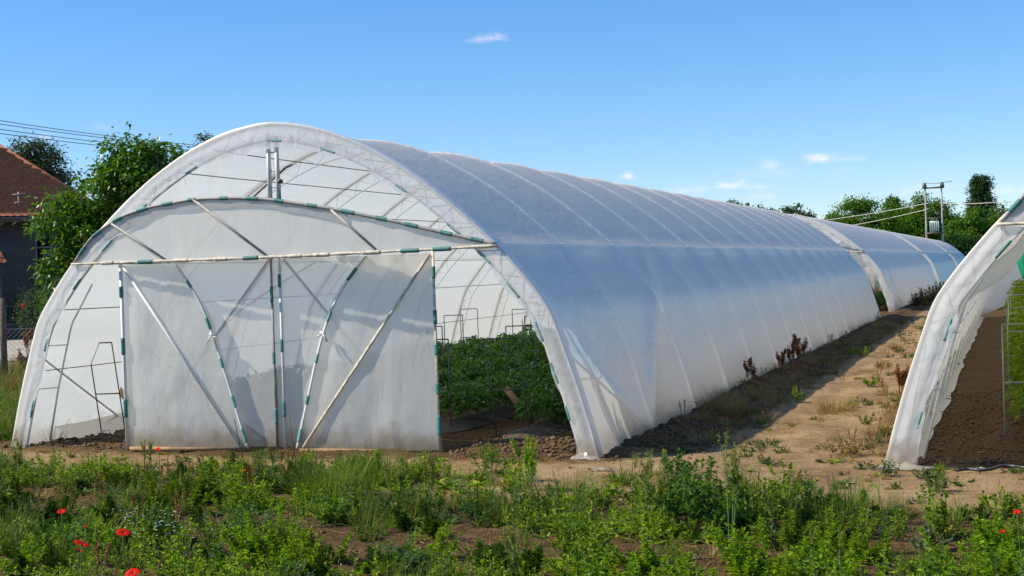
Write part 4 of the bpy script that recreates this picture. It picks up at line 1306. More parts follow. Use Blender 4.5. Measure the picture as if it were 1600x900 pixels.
place('bushE', bushE, 'leafy_weed', 'bright leafy weed in the shade beside the straw heap', W_, 1248, 628, 0.5, 0.6)
place('dryT', dryT, 'dry_grass_tuft', 'big drooping tuft of dull dry grass in the shade by the greenhouse wall', 'grass tuft', 1160, 672, 0, 0.95, world=(3.72, 3.3, 0))
place('dryT', dryT, 'dry_grass_tuft', 'second dry grass tuft just behind the big drooping one', 'grass tuft', 1205, 640, 1.8, 0.75, world=(3.78, 5.0, 0))
place('dryD', dryD, 'dried_dock', 'dark brown dried dock nearest along the greenhouse wall', W_, 1154, 640, 0, 0.9, world=(3.62, 5.4, 0))
place('dryD', dryD, 'dried_dock', 'thinnest of the brown dried docks further along the wall', W_, 1195, 600, 1.0, 0.85, world=(3.60, 7.9, 0))
place('dryD', dryD, 'dried_dock', 'middle of the brown dried docks further along the wall', W_, 1212, 600, 2.4, 1.05, world=(3.66, 8.4, 0))
place('dryD', dryD, 'dried_dock', 'tallest, farthest of the brown dried docks along the wall', W_, 1225, 590, 4.0, 1.2, world=(3.70, 8.9, 0))
place('lowg', lowg, 'low_weed', 'sunlit green sprig in the shade far along the greenhouse wall', W_, 1332, 556, 0.3, 1.1)
place('lowg', lowg, 'low_weed', 'second sunlit sprig, right of the first, in the shade of the wall', W_, 1350, 556, 1.3, 1.1)
MAT['olive'] = leaf_mat('dull_olive_leaf', [(0.025, 0.03, 0.012), (0.05, 0.055, 0.02), (0.10, 0.08, 0.035)], 0.2)
bushO = lambda: bushy(140, 0.50, 0.36, 30, 40, 0.085, 0.018, 50, [MAT['olive'], MAT['seed_brown']])
# dark growth beside the second greenhouse
for k, (yy, lb) in enumerate(((33.5, 'dark bush at the foot of the second greenhouse nearest its end'), (36.5, 'dark bush along the second greenhouse, next to the nearest'),
                             (40.5, 'dark bush along the second greenhouse, third from its end'), (45.5, 'dark bush along the second greenhouse, fourth from its end'), (52.0, 'dark bush along the second greenhouse, farthest from its end'))):
    place('bushO', bushO, 'dark_bush', lb, 'bush', 0, 0, k * 1.3, 1.1 + 0.3 * (k % 2), 'dark bushes along the second greenhouse', world=(3.85 + 0.1 * (k % 3), yy, 0))

# ------------------------------------------------------------------ poppies
def poppy(px, py, size, stem, label, open_=0.6, yaw=0.0, tilt=0.4, depth_dy=0.0):
    """px, py: where the flower shows; stem height decides how far away it stands"""
    q = gnd(px, py, stem)
    root = empty('poppy', (q[0], q[1], gz(q[0], q[1]) - 0.01), yaw)
    tag(root, label, 'poppy', 'red poppies among the weeds')
    rsp = np.random.default_rng(int(px * 7 + py))
    P = np.array([[0, 0, 0], [0.01, 0.0, stem * 0.35], [0.004, 0.008, stem * 0.7], [0, 0, stem]])
    mb = MB(); mb.tube(smooth_poly(resample(P, 10)), 0.0025, 5); mb.build('flower_stem', MAT['stem'], root)
    Rt = np.array(Matrix.Rotation(tilt, 3, 'X'))
    petals = 5
    for k in range(petals):
        nu, nv = 7, 9
        a0 = k * 2 * PI / petals + rsp.normal() * 0.15
        U, Vv = np.meshgrid(np.linspace(0, 1, nu), np.linspace(-1, 1, nv), indexing='ij')
        ang = a0 + Vv * 0.80 * (0.35 + 0.65 * U ** 0.5)
        el = PI / 2 - (0.35 + open_ * 1.0) * U ** 0.8
        rr = size * U ** 0.8 * (1 - 0.12 * Vv ** 2) * (1 + 0.08 * np.sin(Vv * 9 + k))
        x = rr * np.cos(ang) * np.cos(el) + 0; y = rr * np.sin(ang) * np.cos(el); z = rr * np.sin(el) * (1 - 0.35 * open_) + 0.004 * np.sin(Vv * 11 + k * 2) * U
        Vp = np.stack([x, y, z], -1).reshape(-1, 3) @ Rt.T + [0, 0, stem]
        mesh_np('petal', Vp, grid_faces(nu, nv), MAT['red_petal'], root, True)
    mb = MB(); c0 = np.array([0, 0, stem]); ax = Rt @ np.array([0, 0, 1.0])
    mb.tube([c0, c0 + ax * size * 0.15, c0 + ax * size * 0.32, c0 + ax * size * 0.36], [0.003, size * 0.14, size * 0.12, 0.002], 8)
    mb.build('flower_heart', MAT['poppy_heart'], root, True)
    return root

poppy(247, 701, 0.030, 0.34, 'small red poppy flowering against the bottom of the left film door', 0.6)
poppy(96, 802, 0.030, 0.30, 'red poppy highest of those at the left edge', 0.7, 0.5)
poppy(192, 832, 0.040, 0.34, 'wide open red poppy right of the pair', 0.9, 1.0)
poppy(127, 850, 0.044, 0.36, 'larger upper red poppy of the close pair in the lower left', 0.9, 2.0)
poppy(123, 863, 0.024, 0.31, 'small lower red poppy tucked under the larger one of the pair', 0.4, 2.5)
poppy(207, 893, 0.036, 0.34, 'red poppy at the bottom edge in the lower left', 0.9, 0.2)
poppy(381, 733, 0.018, 0.22, 'tiny red poppy among the weeds below the left door', 0.5)
poppy(133, 820, 0.014, 0.30, 'faded pinkish poppy bud above the close pair', 0.3)
poppy(1589, 797, 0.022, 0.34, 'red poppy near the right edge of the photo', 0.7)
poppy(1566, 829, 0.018, 0.18, 'wilted orange-red poppy low down near the right edge', 0.5)

# white and violet flower heads
def flowerheads(name, pts, size, mat, label, cat):
    mb = MB()
    for (x, y, z) in pts:
        n = 7
        a = np.arange(n) * 2 * PI / n
        V = [[x, y, z + size * 0.25]] + [[x + size * math.cos(t), y + size * math.sin(t), z] for t in a] 
        mb.add(V, None, [[0, 1 + i, 1 + (i + 1) % n] for i in range(n)])
    return tag(mb.build(name, mat), label, cat, None, 'stuff')
pts = []
for _ in range(60):
    q = gnd(rs.normal(232, 34), rs.normal(812, 10), 0.20); pts.append((q[0], q[1], 0.17 + rs.uniform(0, 0.05)))
flowerheads('white_flowers', pts, 0.0065, MAT['white_petal'], 'patch of tiny white daisies above the open poppy', 'daisies')
pts = []
for _ in range(70):
    q = gnd(rs.normal(325, 40), rs.normal(830, 20), 0.26); pts.append((q[0], q[1], 0.22 + rs.uniform(0, 0.06)))
for _ in range(15):
    q = gnd(rs.normal(205, 8), rs.normal(808, 6), 0.26); pts.append((q[0], q[1], 0.24 + rs.uniform(0, 0.05)))
flowerheads('violet_flowers', pts, 0.007, MAT['violet_petal'], 'faint violet flower spikes among the weeds right of the poppies', 'flowers')

# ------------------------------------------------------------------ crop inside the houses
pep = [broadleaf(201 + k, 0.44, 0.30, 270, 0.10, 0.055, [MAT['pepper'], MAT['stem']]) for k in range(4)]
pep_o = []
def put_pepper(x, y, k, label, group, sc):
    if len(pep_o) < 4 and k == len(pep_o):
        o = plant_mesh('pepper_plant', pep[k]); pep_o.append(o)
    else:
        o = pep_o[k % len(pep_o)].copy(); COL.objects.link(o)
        for kk in list(o.keys()): del o[kk]
    o.location = (x, y, gz(x, y) - 0.02); o.rotation_euler = (0, 0, rs.uniform(0, 6.3)); o.scale = (sc, sc, sc * rs.uniform(0.9, 1.1))
    tag(o, label, 'pepper plant', group)
    return o
cnt = 0
PG = 'pepper plants in rows inside the big greenhouse'
firsts = {-2.75: ('pepper plant beside the plank left of the left film door', 2.3), 1.0: ('sunlit pepper plant at the row end next to the right door post', 2.1),
          2.1: ('pepper plant at the row end nearest the right foot of the arch', 1.85)}
for r in ROWS:
    y = firsts.get(r, ('', 2.0))[1]; first = True
    while y < 25.5:
        lab = firsts[r][0] if (first and r in firsts) else 'leafy pepper plant in the dense rows inside the big greenhouse'
        x = r + rs.normal() * 0.05
        put_pepper(x, y, cnt % 4 if cnt >= 4 else cnt, lab, PG, rs.uniform(0.85, 1.1))
        cnt += 1; first = False
        y += rs.uniform(0.40, 0.52) if y < 14 else 0.75
# second plant at the near end of the right row, standing beside the first
put_pepper(2.45, 1.95, 1, 'low pepper plant between the right row end and the right arch foot', PG, 0.85)
# crops seen in the gap in front of the second greenhouse
for k, (x, y) in enumerate(((2.3, 32.6), (2.6, 33.2), (2.2, 33.9), (1.7, 32.9), (2.7, 34.6), (1.6, 34.0))):
    put_pepper(x, y, k, 'green crop plant just inside the open end of the second greenhouse', 'crop plants inside the second greenhouse', 1.3)
# right-hand house: taller plants
tom = broadleaf(230, 0.75, 0.27, 330, 0.085, 0.035, [MAT['leaf_lush'], MAT['stem']])
tom_o = None
y = 1.15; k = 0
while y < 26:
    for x in (7.0, 8.1):
        if tom_o is None: tom_o = plant_mesh('tomato_plant', tom); o = tom_o
        else:
            o = tom_o.copy(); COL.objects.link(o)
            for kk in list(o.keys()): del o[kk]
        o.location = (x + rs.normal() * 0.04, y, gz(x, y) - 0.02); o.rotation_euler = (0, 0, rs.uniform(0, 6.3)); s_ = rs.uniform(0.85, 1.1) * (0.85 if y < 2 else 1 + min(y, 14) * 0.02); o.scale = (s_, s_, s_)
        tag(o, 'nearest tomato plant at the right edge, behind the nearest wire frame' if k == 0 else 'tall tomato plant in the row inside the right-hand greenhouse', 'tomato plant', 'tomato plants in the right-hand greenhouse')
        k += 1
    y += 0.5 if y < 12 else 0.9
# mulch film on the beds
for r, lb in zip(ROWS, ('grey mulch sheet under the leftmost crop row', 'grey mulch sheet behind the left film door', 'grey mulch sheet behind the centre posts',
                      'grey mulch sheet ending by the right door post', 'grey mulch sheet ending nearest the right arch foot')):
    y0 = 0.95 if r > 1.5 else 1.25
    U, Yv = np.meshgrid(np.linspace(-1, 1, 13), np.concatenate([np.linspace(y0, y0 + 0.6, 8), np.arange(y0 + 0.8, 26, 0.4)]), indexing='ij')
    w = 0.30 * np.sqrt(np.clip((Yv - y0 + 0.02) / 0.5, 0.02, 1))
    X = r + U * w; Z = ground_h(X, Yv) * 0.4 + 0.015 + 0.05 * np.cos(U * PI / 2) * np.clip((Yv - y0) / 0.4, 0, 1) + 0.012 * fbm(X * 5, Yv * 5, 3, 2)
    Z = np.maximum(Z, ground_h(X, Yv) + 0.006 - 0.02 * (np.abs(U) > 0.95))
    o = mesh_np('mulch_sheet', np.stack([X, Yv, Z], -1).reshape(-1, 3), grid_faces(*U.shape), MAT['mulch'], None, True)
    tag(o, lb, 'mulch sheet', 'mulch sheets under the crop rows')

# wire frames
def hoop(x, y, label, w=0.34, h=1.0, lean=(0, 0), rz=None, mat='hoop', group='wire frames standing in the crop', rungs=(0.53,), r=0.0075, zoff=0.0):
    root = empty('crop_hoop', (x, y, gz(x, y) * 0.3 + zoff), YAW if rz is None else rz)
    tag(root, label, 'wire hoop', group)
    top = np.array([lean[0], lean[1], h])
    a = np.array([-w / 2, 0, 0]); b = np.array([w / 2, 0, 0])
    for p0 in (a, b):
        mb = MB(); mb.tube([p0, p0 + top], r, 5); mb.build('leg', MAT[mat], root)
    mb = MB(); mb.tube([a + top, b + top], r, 5); mb.build('top_bar', MAT[mat], root)
    for q in rungs:
        f = 1 - q / h
        mb = MB(); mb.tube([a + top * f, b + top * f], r, 5); mb.build('rung', MAT[mat], root)
    return root

hoop(1.90, 1.45, 'largest wire frame, leaning left beside the slanting plank', 0.34, 1.0, (-0.10, 0.0), mat='hoop')
hoop(1.05, 4.05, 'wire frame just behind the largest leaning one', 0.36, 1.0, (-0.02, 0), mat='hoop')
hoop(-1.66, 8.1, 'wire frame half hidden by the nearest left one, behind the right door post', 0.30, 1.0)
hoop(-2.75, 11.3, 'tallest-standing slim wire frame left of centre against the film wall', 0.32, 1.0)
hoop(-0.28, 4.35, 'wire frame cut by the right door post, with a low rung', 0.20, 1.0)
hoop(-1.44, 10.6, 'faint grey wire frame behind two others on the right', 0.32, 1.0)
hoop(-2.90, 15.0, 'farthest wire frame, its top highest in the opening', 0.36, 1.0)
hoop(0.02, 7.4, 'wire frame farthest right, close to the clipped arch edge', 0.36, 1.0)
hoop(1.04, 1.65, 'narrow wire frame standing hard against the right door post', 0.14, 0.98)
hoop(-2.80, 1.05, 'dark wire frame leaning in the left opening beside the plank', 0.27, 1.05, (-0.12, 0), mat='hoop_dark', rungs=(0.58,))
for k, (x, y, lb) in enumerate(((6.80, 0.95, 'nearest pale wire frame at the right edge of the photo'), (6.83, 4.3, 'second pale wire frame from the front at the right edge'),
                                (6.83, 8.9, 'third pale wire frame from the front at the right edge'), (6.85, 14.0, 'fourth pale wire frame from the front at the right edge'),
                                (6.88, 20.0, 'farthest pale wire frame at the right edge'))):
    hoop(x, y, lb, 0.32, 1.0, (0, 0), mat='hoop_pale', group='pale wire frames in the right-hand greenhouse', rungs=(0.26, 0.53, 0.8) if k else (0.5,), r=0.007, zoff=0.07)

# planks
def plank(a, b, w, label):
    mb = MB(); mb.bar(a, b, w, 0.018, up=(0.2, -1, 0.2)); o = mb.build('plank', MAT['wood'])
    tag(o, label, 'plank')
a = at(790, 606, 14.2); b = at(822, 646, 14.2); b2 = b + (b - a) * 0.35
plank(a, b2, 0.07, 'slanting brown plank behind the largest wire frame')
a = at(184, 607, 15.3); b = at(206, 632, 15.3)
plank(a, b + (b - a) * 0.6, 0.075, 'short brown plank end beside the left door post')

# stick in front of the doors
mb = MB(); P0 = gnd(381, 722); mb.tube([P0 + [0, 0, -.02], at(366, 655, np.dot(P0 - CAM, _v))], 0.006, 5); tag(mb.build('stick', MAT['dark_steel']), 'thin black stick leaning in front of the left door edge', 'stick')
mb = MB(); P0 = gnd(463, 724); mb.tube([P0 + [0, 0, -.02], at(451, 655, np.dot(P0 - CAM, _v))], 0.006, 5); tag(mb.build('stick', MAT['dark_steel']), 'thin black stick leaning just right of the centre posts', 'stick')

# hose in front of the right-hand house
pts = [gnd(*t) + np.array([0, 0, 0.03]) for t in ((1495, 741), (1512, 738), (1532, 741), (1550, 739), (1566, 733), (1585, 734), (1600, 737), (1660, 738), (1760, 742))]
mb = MB(); mb.tube(smooth_poly(resample(pts, 50), 2), 0.013, 7); tag(mb.build('hose', MAT['black_hose'], None, True), 'black hose lying in front of the right-hand greenhouse', 'hose')

# scraps of plastic
def scrap(px, py, w, label, z=0.03, seed=0, mat='wrap'):
    q = gnd(px, py)
    nu = 9; U, Vv = np.meshgrid(np.linspace(-1, 1, nu), np.linspace(-1, 1, nu), indexing='ij')
    X = q[0] + U * w * (1 + 0.3 * vnoise(U * 2, Vv * 2, seed)); Y = q[1] + Vv * w * 0.5
    Z = ground_h(X, Y) + z + 0.03 * fbm(U * 2.5, Vv * 2.5, seed + 3, 3)
    return tag(mesh_np('plastic_scrap', np.stack([X, Y, Z], -1).reshape(-1, 3), grid_faces(nu, nu), MAT[mat], None, False), label, 'plastic scrap')
scrap(160, 692, 0.10, 'crumpled clear plastic scrap on the clods left of the left film door', 0.06, 3)
scrap(943, 736, 0.09, 'white plastic scrap on the soil below the right arch foot', 0.02, 5)
scrap(1534, 739, 0.05, 'torn white scrap on the end of the black hose', 0.03, 7)

# bright green sheet hanging in the right house
pz = at(1600, 386, 24.0)
nu, nv = 10, 24
U, Vv = np.meshgrid(np.linspace(0, 1, nu), np.linspace(0, 2 * PI, nv), indexing='ij')
rr = 0.20 * (1 - U) ** 0.6 * (1 + 0.12 * np.sin(Vv * 6)) + 0.02
V = np.stack([pz[0] + rr * np.cos(Vv) + 0.03, pz[1] + rr * np.sin(Vv), pz[2] - U * 0.62 * (1 + 0.05 * np.sin(Vv * 4))], -1)
tag(mesh_np('hanging_sheet', V.reshape(-1, 3), grid_faces(nu, nv), MAT['green_sheet'], None, True), 'bright green plastic sheet bunched and hanging at the right edge', 'plastic sheet')
mb = MB(); mb.tube([[pz[0] + 0.03, pz[1], pz[2] - 0.02], [pz[0] + 0.03, pz[1], pz[2] + 0.9]], 0.004, 4)
tag(mb.build('cord', MAT['hoop_pale']), 'thin cord holding up the bright green sheet', 'cord')

# ------------------------------------------------------------------ trees
def tree(name, label, base, trunk_h, trunk_r, blobs, nleaf, leaf, mat, seed, cl_r=0.5, ncl=120, group=None, limbs=26, cat='tree', droop=0.3):
    rsx = np.random.default_rng(seed)
    base = np.asarray(base, float)
    root = empty(name, tuple(base)); tag(root, label, cat, group)
    B = np.array(blobs, float)     # x y z rx ry rz relative to base
    vol = B[:, 3] * B[:, 4] * B[:, 5]; pr = vol / vol.sum()
    ci = rsx.choice(len(B), ncl, p=pr)
    u = unit(rsx.normal(size=(ncl, 3))) * (rsx.uniform(0.25, 1.0, ncl) ** 0.4)[:, None]
    C = B[ci, :3] + u * B[ci, 3:6]
    rad = cl_r * rsx.uniform(0.5, 1.25, ncl)
    li = rsx.integers(0, ncl, nleaf)
    off = rsx.normal(size=(nleaf, 3)) * np.array([0.55, 0.55, 0.38])
    P = C[li] + off * rad[li][:, None]
    D = unit(off + rsx.normal(size=(nleaf, 3)) * 0.6)
    V, F = leaves4(P, D, leaf * rsx.uniform(0.6, 1.25, nleaf), leaf * 0.48 * rsx.uniform(0.7, 1.2, nleaf), droop=droop, rs=rsx)
    mesh_np('crown', V, F, mat, root)
    mb = MB()
    T0 = np.array([[0, 0, -0.1], [0.03 * trunk_h, 0, trunk_h * 0.5], [0, 0, trunk_h]])
    top = np.array([0, 0, trunk_h]); ext = C.mean(0) * 1.0; ext[2] = C[:, 2].max() * 0.9
    tp = resample(np.concatenate([T0, [ext * [0.6, 0.6, 1]]]), 12)
    mb.tube(tp, np.linspace(trunk_r, trunk_r * 0.15, 12), 8)
    for k in rsx.choice(ncl, min(limbs, ncl), replace=False):
        t = np.clip((C[k, 2] - trunk_h * 0.6) / (ext[2] - trunk_h * 0.6 + 1e-3) * 0.6, 0, 0.9)
        s = tp[min(11, int(4 + t * 7))]
        mid = (s + C[k]) / 2 + np.array([0, 0, 0.08 * np.linalg.norm(C[k] - s)])
        mb.tube(resample(np.array([s, mid, C[k]]), 5), np.linspace(trunk_r * 0.32, trunk_r * 0.05, 5), 5, False)
    mb.build('trunk', MAT['bark'], root, True)
    return root


def tree_px(name, label, depth, pxc, blobs_px, **kw):
    """crown blobs given as photo pixels (x, y, rx, ry) at one distance; they keep their true size there"""
    base = at(pxc, 450, depth); base[2] = 0
    s = depth / F_PX
    bl = []
    for (bx, by, rx, ry) in blobs_px:
        c_ = at(bx, by, depth) - base
        bl.append((c_[0], c_[1], c_[2], rx * s, rx * s * 0.9, ry * s))
    return tree(name, label, base, kw.pop('trunk_h'), kw.pop('trunk_r'), bl, **kw)

tree_px('walnut_tree', 'full leafy green tree between the tiled house and the big greenhouse', 30, 185,
        [(205, 262, 48, 48), (160, 300, 50, 50), (235, 300, 45, 60), (110, 340, 42, 40), (80, 352, 26, 22), (150, 380, 60, 50), (105, 425, 38, 42), (200, 390, 60, 70), (140, 450, 50, 40), (255, 245, 28, 22)],
        trunk_h=1.6, trunk_r=0.13, nleaf=17000, leaf=0.165, mat=MAT['walnut'], seed=5, cl_r=0.33, ncl=200, limbs=60)
tree_px('acacia_tree', 'airy grey-green tree behind the tiled roof', 75, 60,
        [(45, 232, 32, 14), (70, 250, 34, 20), (25, 245, 25, 14), (85, 280, 26, 22), (60, 275, 35, 25), (100, 300, 18, 16)],
        trunk_h=4.0, trunk_r=0.2, nleaf=9000, leaf=0.20, mat=MAT['tree_grey'], seed=6, cl_r=0.62, ncl=90, limbs=50)
tree_px('far_tree', 'sliver of tree top peeping over the left slope of the big greenhouse', 90, 330,
        [(327, 222, 16, 9), (335, 240, 24, 16)], trunk_h=5.0, trunk_r=0.15, nleaf=2500, leaf=0.22, mat=MAT['tree_grey'], seed=7, cl_r=0.5, ncl=40, limbs=20)
for (px, lab, bl, sd) in ((1146, 'small leafy tree top above the ridge of the big greenhouse', [(1145, 323, 10, 7)], 8), (1187, 'faint low tree top above the greenhouse ridge, middle one', [(1187, 328, 8, 5), (1205, 333, 8, 4)], 9),
                          (1240, 'thin tree top above the far end of the greenhouse ridge', [(1236, 328, 11, 6), (1252, 326, 5, 10), (1262, 338, 9, 5)], 10)):
    tree_px('far_tree', lab, 120, px, bl, trunk_h=3.5, trunk_r=0.12, nleaf=900, leaf=0.28, mat=MAT['tree_grey'], seed=sd, cl_r=0.4, ncl=22, limbs=10, group='far tree tops over the ridge')
TG_ = 'trees standing behind the far greenhouses'
tl = [
    ('rounded bright green tree left of the transformer pole', 150, 1335, [(1330, 330, 34, 20), (1350, 318, 20, 10), (1325, 358, 45, 22), (1310, 350, 22, 16)], 'tree_mid'),
    ('broad tree between the rounded one and the transformer pole', 155, 1392, [(1395, 335, 26, 22), (1385, 360, 40, 28), (1410, 350, 24, 24)], 'tree_mid'),
    ('dark pointed tree top poking up between two rounded trees', 170, 1394, [(1394, 316, 7, 8), (1396, 330, 12, 10)], 'tree_dark'),
    ('tree right behind the left leg of the transformer pole', 150, 1443, [(1440, 318, 17, 14), (1450, 345, 30, 30), (1435, 365, 30, 25)], 'tree_mid'),
    ('dark tree right behind the transformer', 160, 1475, [(1472, 325, 16, 16), (1480, 355, 26, 30), (1470, 385, 32, 25)], 'tree_dark'),
    ('wide dark green tree at the foot of the poplar', 145, 1518, [(1515, 352, 34, 24), (1540, 345, 30, 22), (1510, 385, 40, 34), (1545, 375, 40, 36)], 'tree_mid'),
    ('loose dark tree right of the poplar beside the greenhouse edge', 150, 1560, [(1562, 335, 16, 12), (1570, 350, 22, 18), (1565, 380, 36, 30), (1590, 370, 30, 30)], 'tree_dark'),
    ('dark thicket tree low behind the last greenhouse', 135, 1500, [(1495, 395, 30, 26), (1530, 400, 34, 24), (1470, 392, 24, 18)], 'tree_dark'),
]
for k, (lab, dep, pxc, bl, mt) in enumerate(tl):
    tree_px('broadleaf_tree', lab, dep, pxc, bl, trunk_h=2.6, trunk_r=0.22, nleaf=9000 if len(bl) > 2 else 2500, leaf=0.36, mat=MAT[mt], seed=30 + k, cl_r=0.75, ncl=110 if len(bl) > 2 else 30, limbs=30, group=TG_)
tree_px('poplar_tree', 'tall narrow poplar rising above the other trees', 230, 1532,
        [(1532, 277, 11, 10), (1532, 292, 14, 18), (1533, 308, 17, 20), (1532, 325, 19, 22), (1533, 345, 21, 24)],
        trunk_h=3.0, trunk_r=0.3, nleaf=14000, leaf=0.42, mat=MAT['tree_dark'], seed=50, cl_r=0.8, ncl=190, limbs=40)
# wooded backdrop further off
blv = []
for sgn in (0,):
    for px in range(-700, 1280, 34):
        d_ = 190 + 25 * math.sin(px * 0.05)
        tp_ = at(px, 450, d_)
        blv.append((tp_[0], tp_[1], 2.0, 4.2, 3.5, 3.1 + 1.0 * math.sin(px * 0.13)))
    for px in range(1280, 2300, 30):
        d_ = 185 + 15 * math.sin(px * 0.05)
        tp_ = at(px, 450, d_); blv.append((tp_[0], tp_[1], 2.2, 4.0, 3.5, 3.4 + 0.8 * math.sin(px * 0.13)))
B = np.array(blv); rsx = np.random.default_rng(5); nn = 42000
ii = rsx.integers(0, len(B), nn); u = unit(rsx.normal(size=(nn, 3))) * (rsx.uniform(0.2, 1, nn) ** 0.4)[:, None]
P = B[ii, :3] + u * B[ii, 3:6]; P[:, 2] = np.abs(P[:, 2])
Vv_, Ff_ = leaves4(P, unit(u + rsx.normal(size=(nn, 3))), 0.6, 0.35, rs=rsx)
tag(mesh_np('far_wood', Vv_, Ff_, MAT['tree_dark']), 'low dark line of far-off woodland on the horizon', 'woodland', None, 'stuff')

# ------------------------------------------------------------------ house on the left
def frame_at(px, depth):
    o = at(px, 450, depth); o[2] = 0
    d = _v + _r2 * (px - 800) / F_PX; d[2] = 0; d = unit(d)
    return o, d, np.array([d[1], -d[0], 0])     # origin, away, right
HO, HA, HR = frame_at(60, 46.5)
rzh = math.atan2(HR[1], HR[0])
house = empty('tiled_house', tuple(HO), rzh)
tag(house, 'old grey brick house with a red tiled hipped roof at the left edge', 'house')
# local: x right, y away, z up
m, nt, out = mat_new('grey_brick')
tcb = nt.nodes.new('ShaderNodeTexCoord'); mpb = mapping(nt, tcb.outputs['Object'], (1, 1, 1), (PI / 2, 0, 0))
bt = nt.nodes.new('ShaderNodeTexBrick'); L(nt, mpb.outputs[0], bt.inputs[0])
bt.inputs['Color1'].default_value = (0.085, 0.078, 0.070, 1); bt.inputs['Color2'].default_value = (0.06, 0.055, 0.05, 1); bt.inputs['Mortar'].default_value = (0.06, 0.058, 0.055, 1)
bt.inputs['Scale'].default_value = 1.0; bt.inputs['Brick Width'].default_value = 0.42; bt.inputs['Row Height'].default_value = 0.20; bt.inputs['Mortar Size'].default_value = 0.018
pb = nt.nodes.new('ShaderNodeBsdfPrincipled'); L(nt, bt.outputs[0], pb.inputs['Base Color']); pb.inputs['Roughness'].default_value = 0.9; L(nt, pb.outputs[0], out.inputs[0])
MAT['brick'] = m
m, nt, out = mat_new('roof_tile')
tcb = nt.nodes.new('ShaderNodeTexCoord'); nr = noise(nt, tcb.outputs['Object'], 1.2, 5); nr2 = noise(nt, tcb.outputs['Object'], 9, 3)
rr_ = ramp(nt, nr2.outputs[0], [(0.25, (0.20, 0.055, 0.02)), (0.5, (0.38, 0.115, 0.04)), (0.75, (0.50, 0.19, 0.07))])
cc_ = mixc(nt, math_(nt, 'MULTIPLY', nr.outputs[0], 0.35), rr_.outputs[0], (0.14, 0.08, 0.055))
pb = nt.nodes.new('ShaderNodeBsdfPrincipled'); L(nt, cc_, pb.inputs['Base Color']); pb.inputs['Roughness'].default_value = 0.85; L(nt, pb.outputs[0], out.inputs[0])
MAT['tile'] = m
MAT['glass_dark'] = simple_mat('dark_glass', (0.015, 0.017, 0.02), 0.12)
MAT['frame_grey'] = simple_mat('grey_paint', (0.22, 0.21, 0.20), 0.6)
X0, X1, Y0, Y1, ZE = -13.0, 2.1, 0.0, 9.0, 4.25
# wall with window opening: facade pieces around the openings
wins = [(-0.02 - 0.05, 1.05, 2.05, 3.65), (-4.2, -3.0, 2.05, 3.65), (-8.2, -7.0, 2.05, 3.65)]
mb = MB()
xsw = sorted([X0, X1] + [w[0] for w in wins] + [w[1] for w in wins])
for a_, b_ in zip(xsw[:-1], xsw[1:]):
    isw = any(abs(a_ - w[0]) < 1e-6 for w in wins)
    if isw:
        mb.box(((a_ + b_) / 2, 0.15, 2.05 / 2), (b_ - a_, 0.3, 2.05)); mb.box(((a_ + b_) / 2, 0.15, (3.65 + ZE) / 2), (b_ - a_, 0.3, ZE - 3.65))
    else:
        mb.box(((a_ + b_) / 2, 0.15, ZE / 2), (b_ - a_, 0.3, ZE))
mb.box((X1 - 0.15, (0.3 + Y1) / 2, ZE / 2), (0.3, Y1 - 0.3, ZE)); mb.box((X0 + 0.15, (0.3 + Y1) / 2, ZE / 2), (0.3, Y1 - 0.3, ZE))
mb.box(((X0 + X1) / 2, Y1 - 0.15, ZE / 2), (X1 - X0 - 0.6, 0.3, ZE))
mb.build('wall', MAT['brick'], house)
for w in wins:
    fr_ = MB(); zc = (w[2] + w[3]) / 2; xc = (w[0] + w[1]) / 2
    for xx in (w[0] + 0.04, w[1] - 0.04, xc): fr_.box((xx, 0.12, zc), (0.07, 0.07, w[3] - w[2] - 0.01))
    for zz in (w[2] + 0.04, w[3] - 0.04, w[2] + 1.1): fr_.box((xc, 0.12, zz), (w[1] - w[0] - 0.16, 0.06, 0.06))
    wf = fr_.build('window', MAT['frame_grey'], house)
    gl = MB(); gl.box((xc, 0.17, zc), (w[1] - w[0] - 0.02, 0.02, w[3] - w[2] - 0.02)); gl.build('pane', MAT['glass_dark'], wf)
    sl = MB(); sl.box((xc, -0.06, w[2] - 0.05), (w[1] - w[0] + 0.2, 0.16, 0.07)); sl.build('sill', MAT['frame_grey'], wf)
# hipped roof with real tile courses
def roof_face(A, B, C_, D_, name, parent, course=0.33, pan=0.24):
    """A,B eave ends, C_,D_ ridge ends (D_ above A); corrugated, stepped grid"""
    A, B, C_, D_ = [np.asarray(t, float) for t in (A, B, C_, D_)]
    nrm = unit(np.cross(B - A, D_ - A)); 
    if nrm[2] < 0: nrm = -nrm
    H = np.linalg.norm((D_ - A) - unit(B - A) * np.dot(D_ - A, unit(B - A))); nc = int(H / course)
    rows = []; nu = int(np.linalg.norm(B - A) / pan * 4) + 1
    Ux = np.linspace(0, 1, nu)
    for k in range(nc):
        for (v, hgt) in ((k / nc, 0.075), ((k + 1) / nc - 0.0005, 0.012)):
            Lp = A + (D_ - A) * v; Rp = B + (C_ - B) * v
            P = Lp + (Rp - Lp) * Ux[:, None]
            s = (P - A) @ unit(B - A)
            P = P + nrm * (hgt + 0.03 * np.abs(np.sin(s / pan * PI)))[:, None] + nrm * 0.012 * vnoise(s * 3, s * 0 + k * 3.3, 5)[:, None]
            rows.append(P)
    V = np.stack(rows, 0)
    return mesh_np(name, V.reshape(-1, 3), grid_faces(len(rows), nu), MAT['tile'], parent)
ov = 0.55; ez = ZE - 0.05; rh = 4.2; yc = (Y0 + Y1) / 2; hipx = 5.0
eA = (X0 - ov, Y0 - ov, ez); eB = (X1 + ov, Y0 - ov, ez); eC = (X1 + ov, Y1 + ov, ez); eD = (X0 - ov, Y1 + ov, ez)
r1 = (X0 - ov + hipx, yc, ez + rh); r2 = (X1 + ov - hipx * 1.12, yc, ez + rh)
rf = roof_face(eA, eB, r2, r1, 'roof', house)
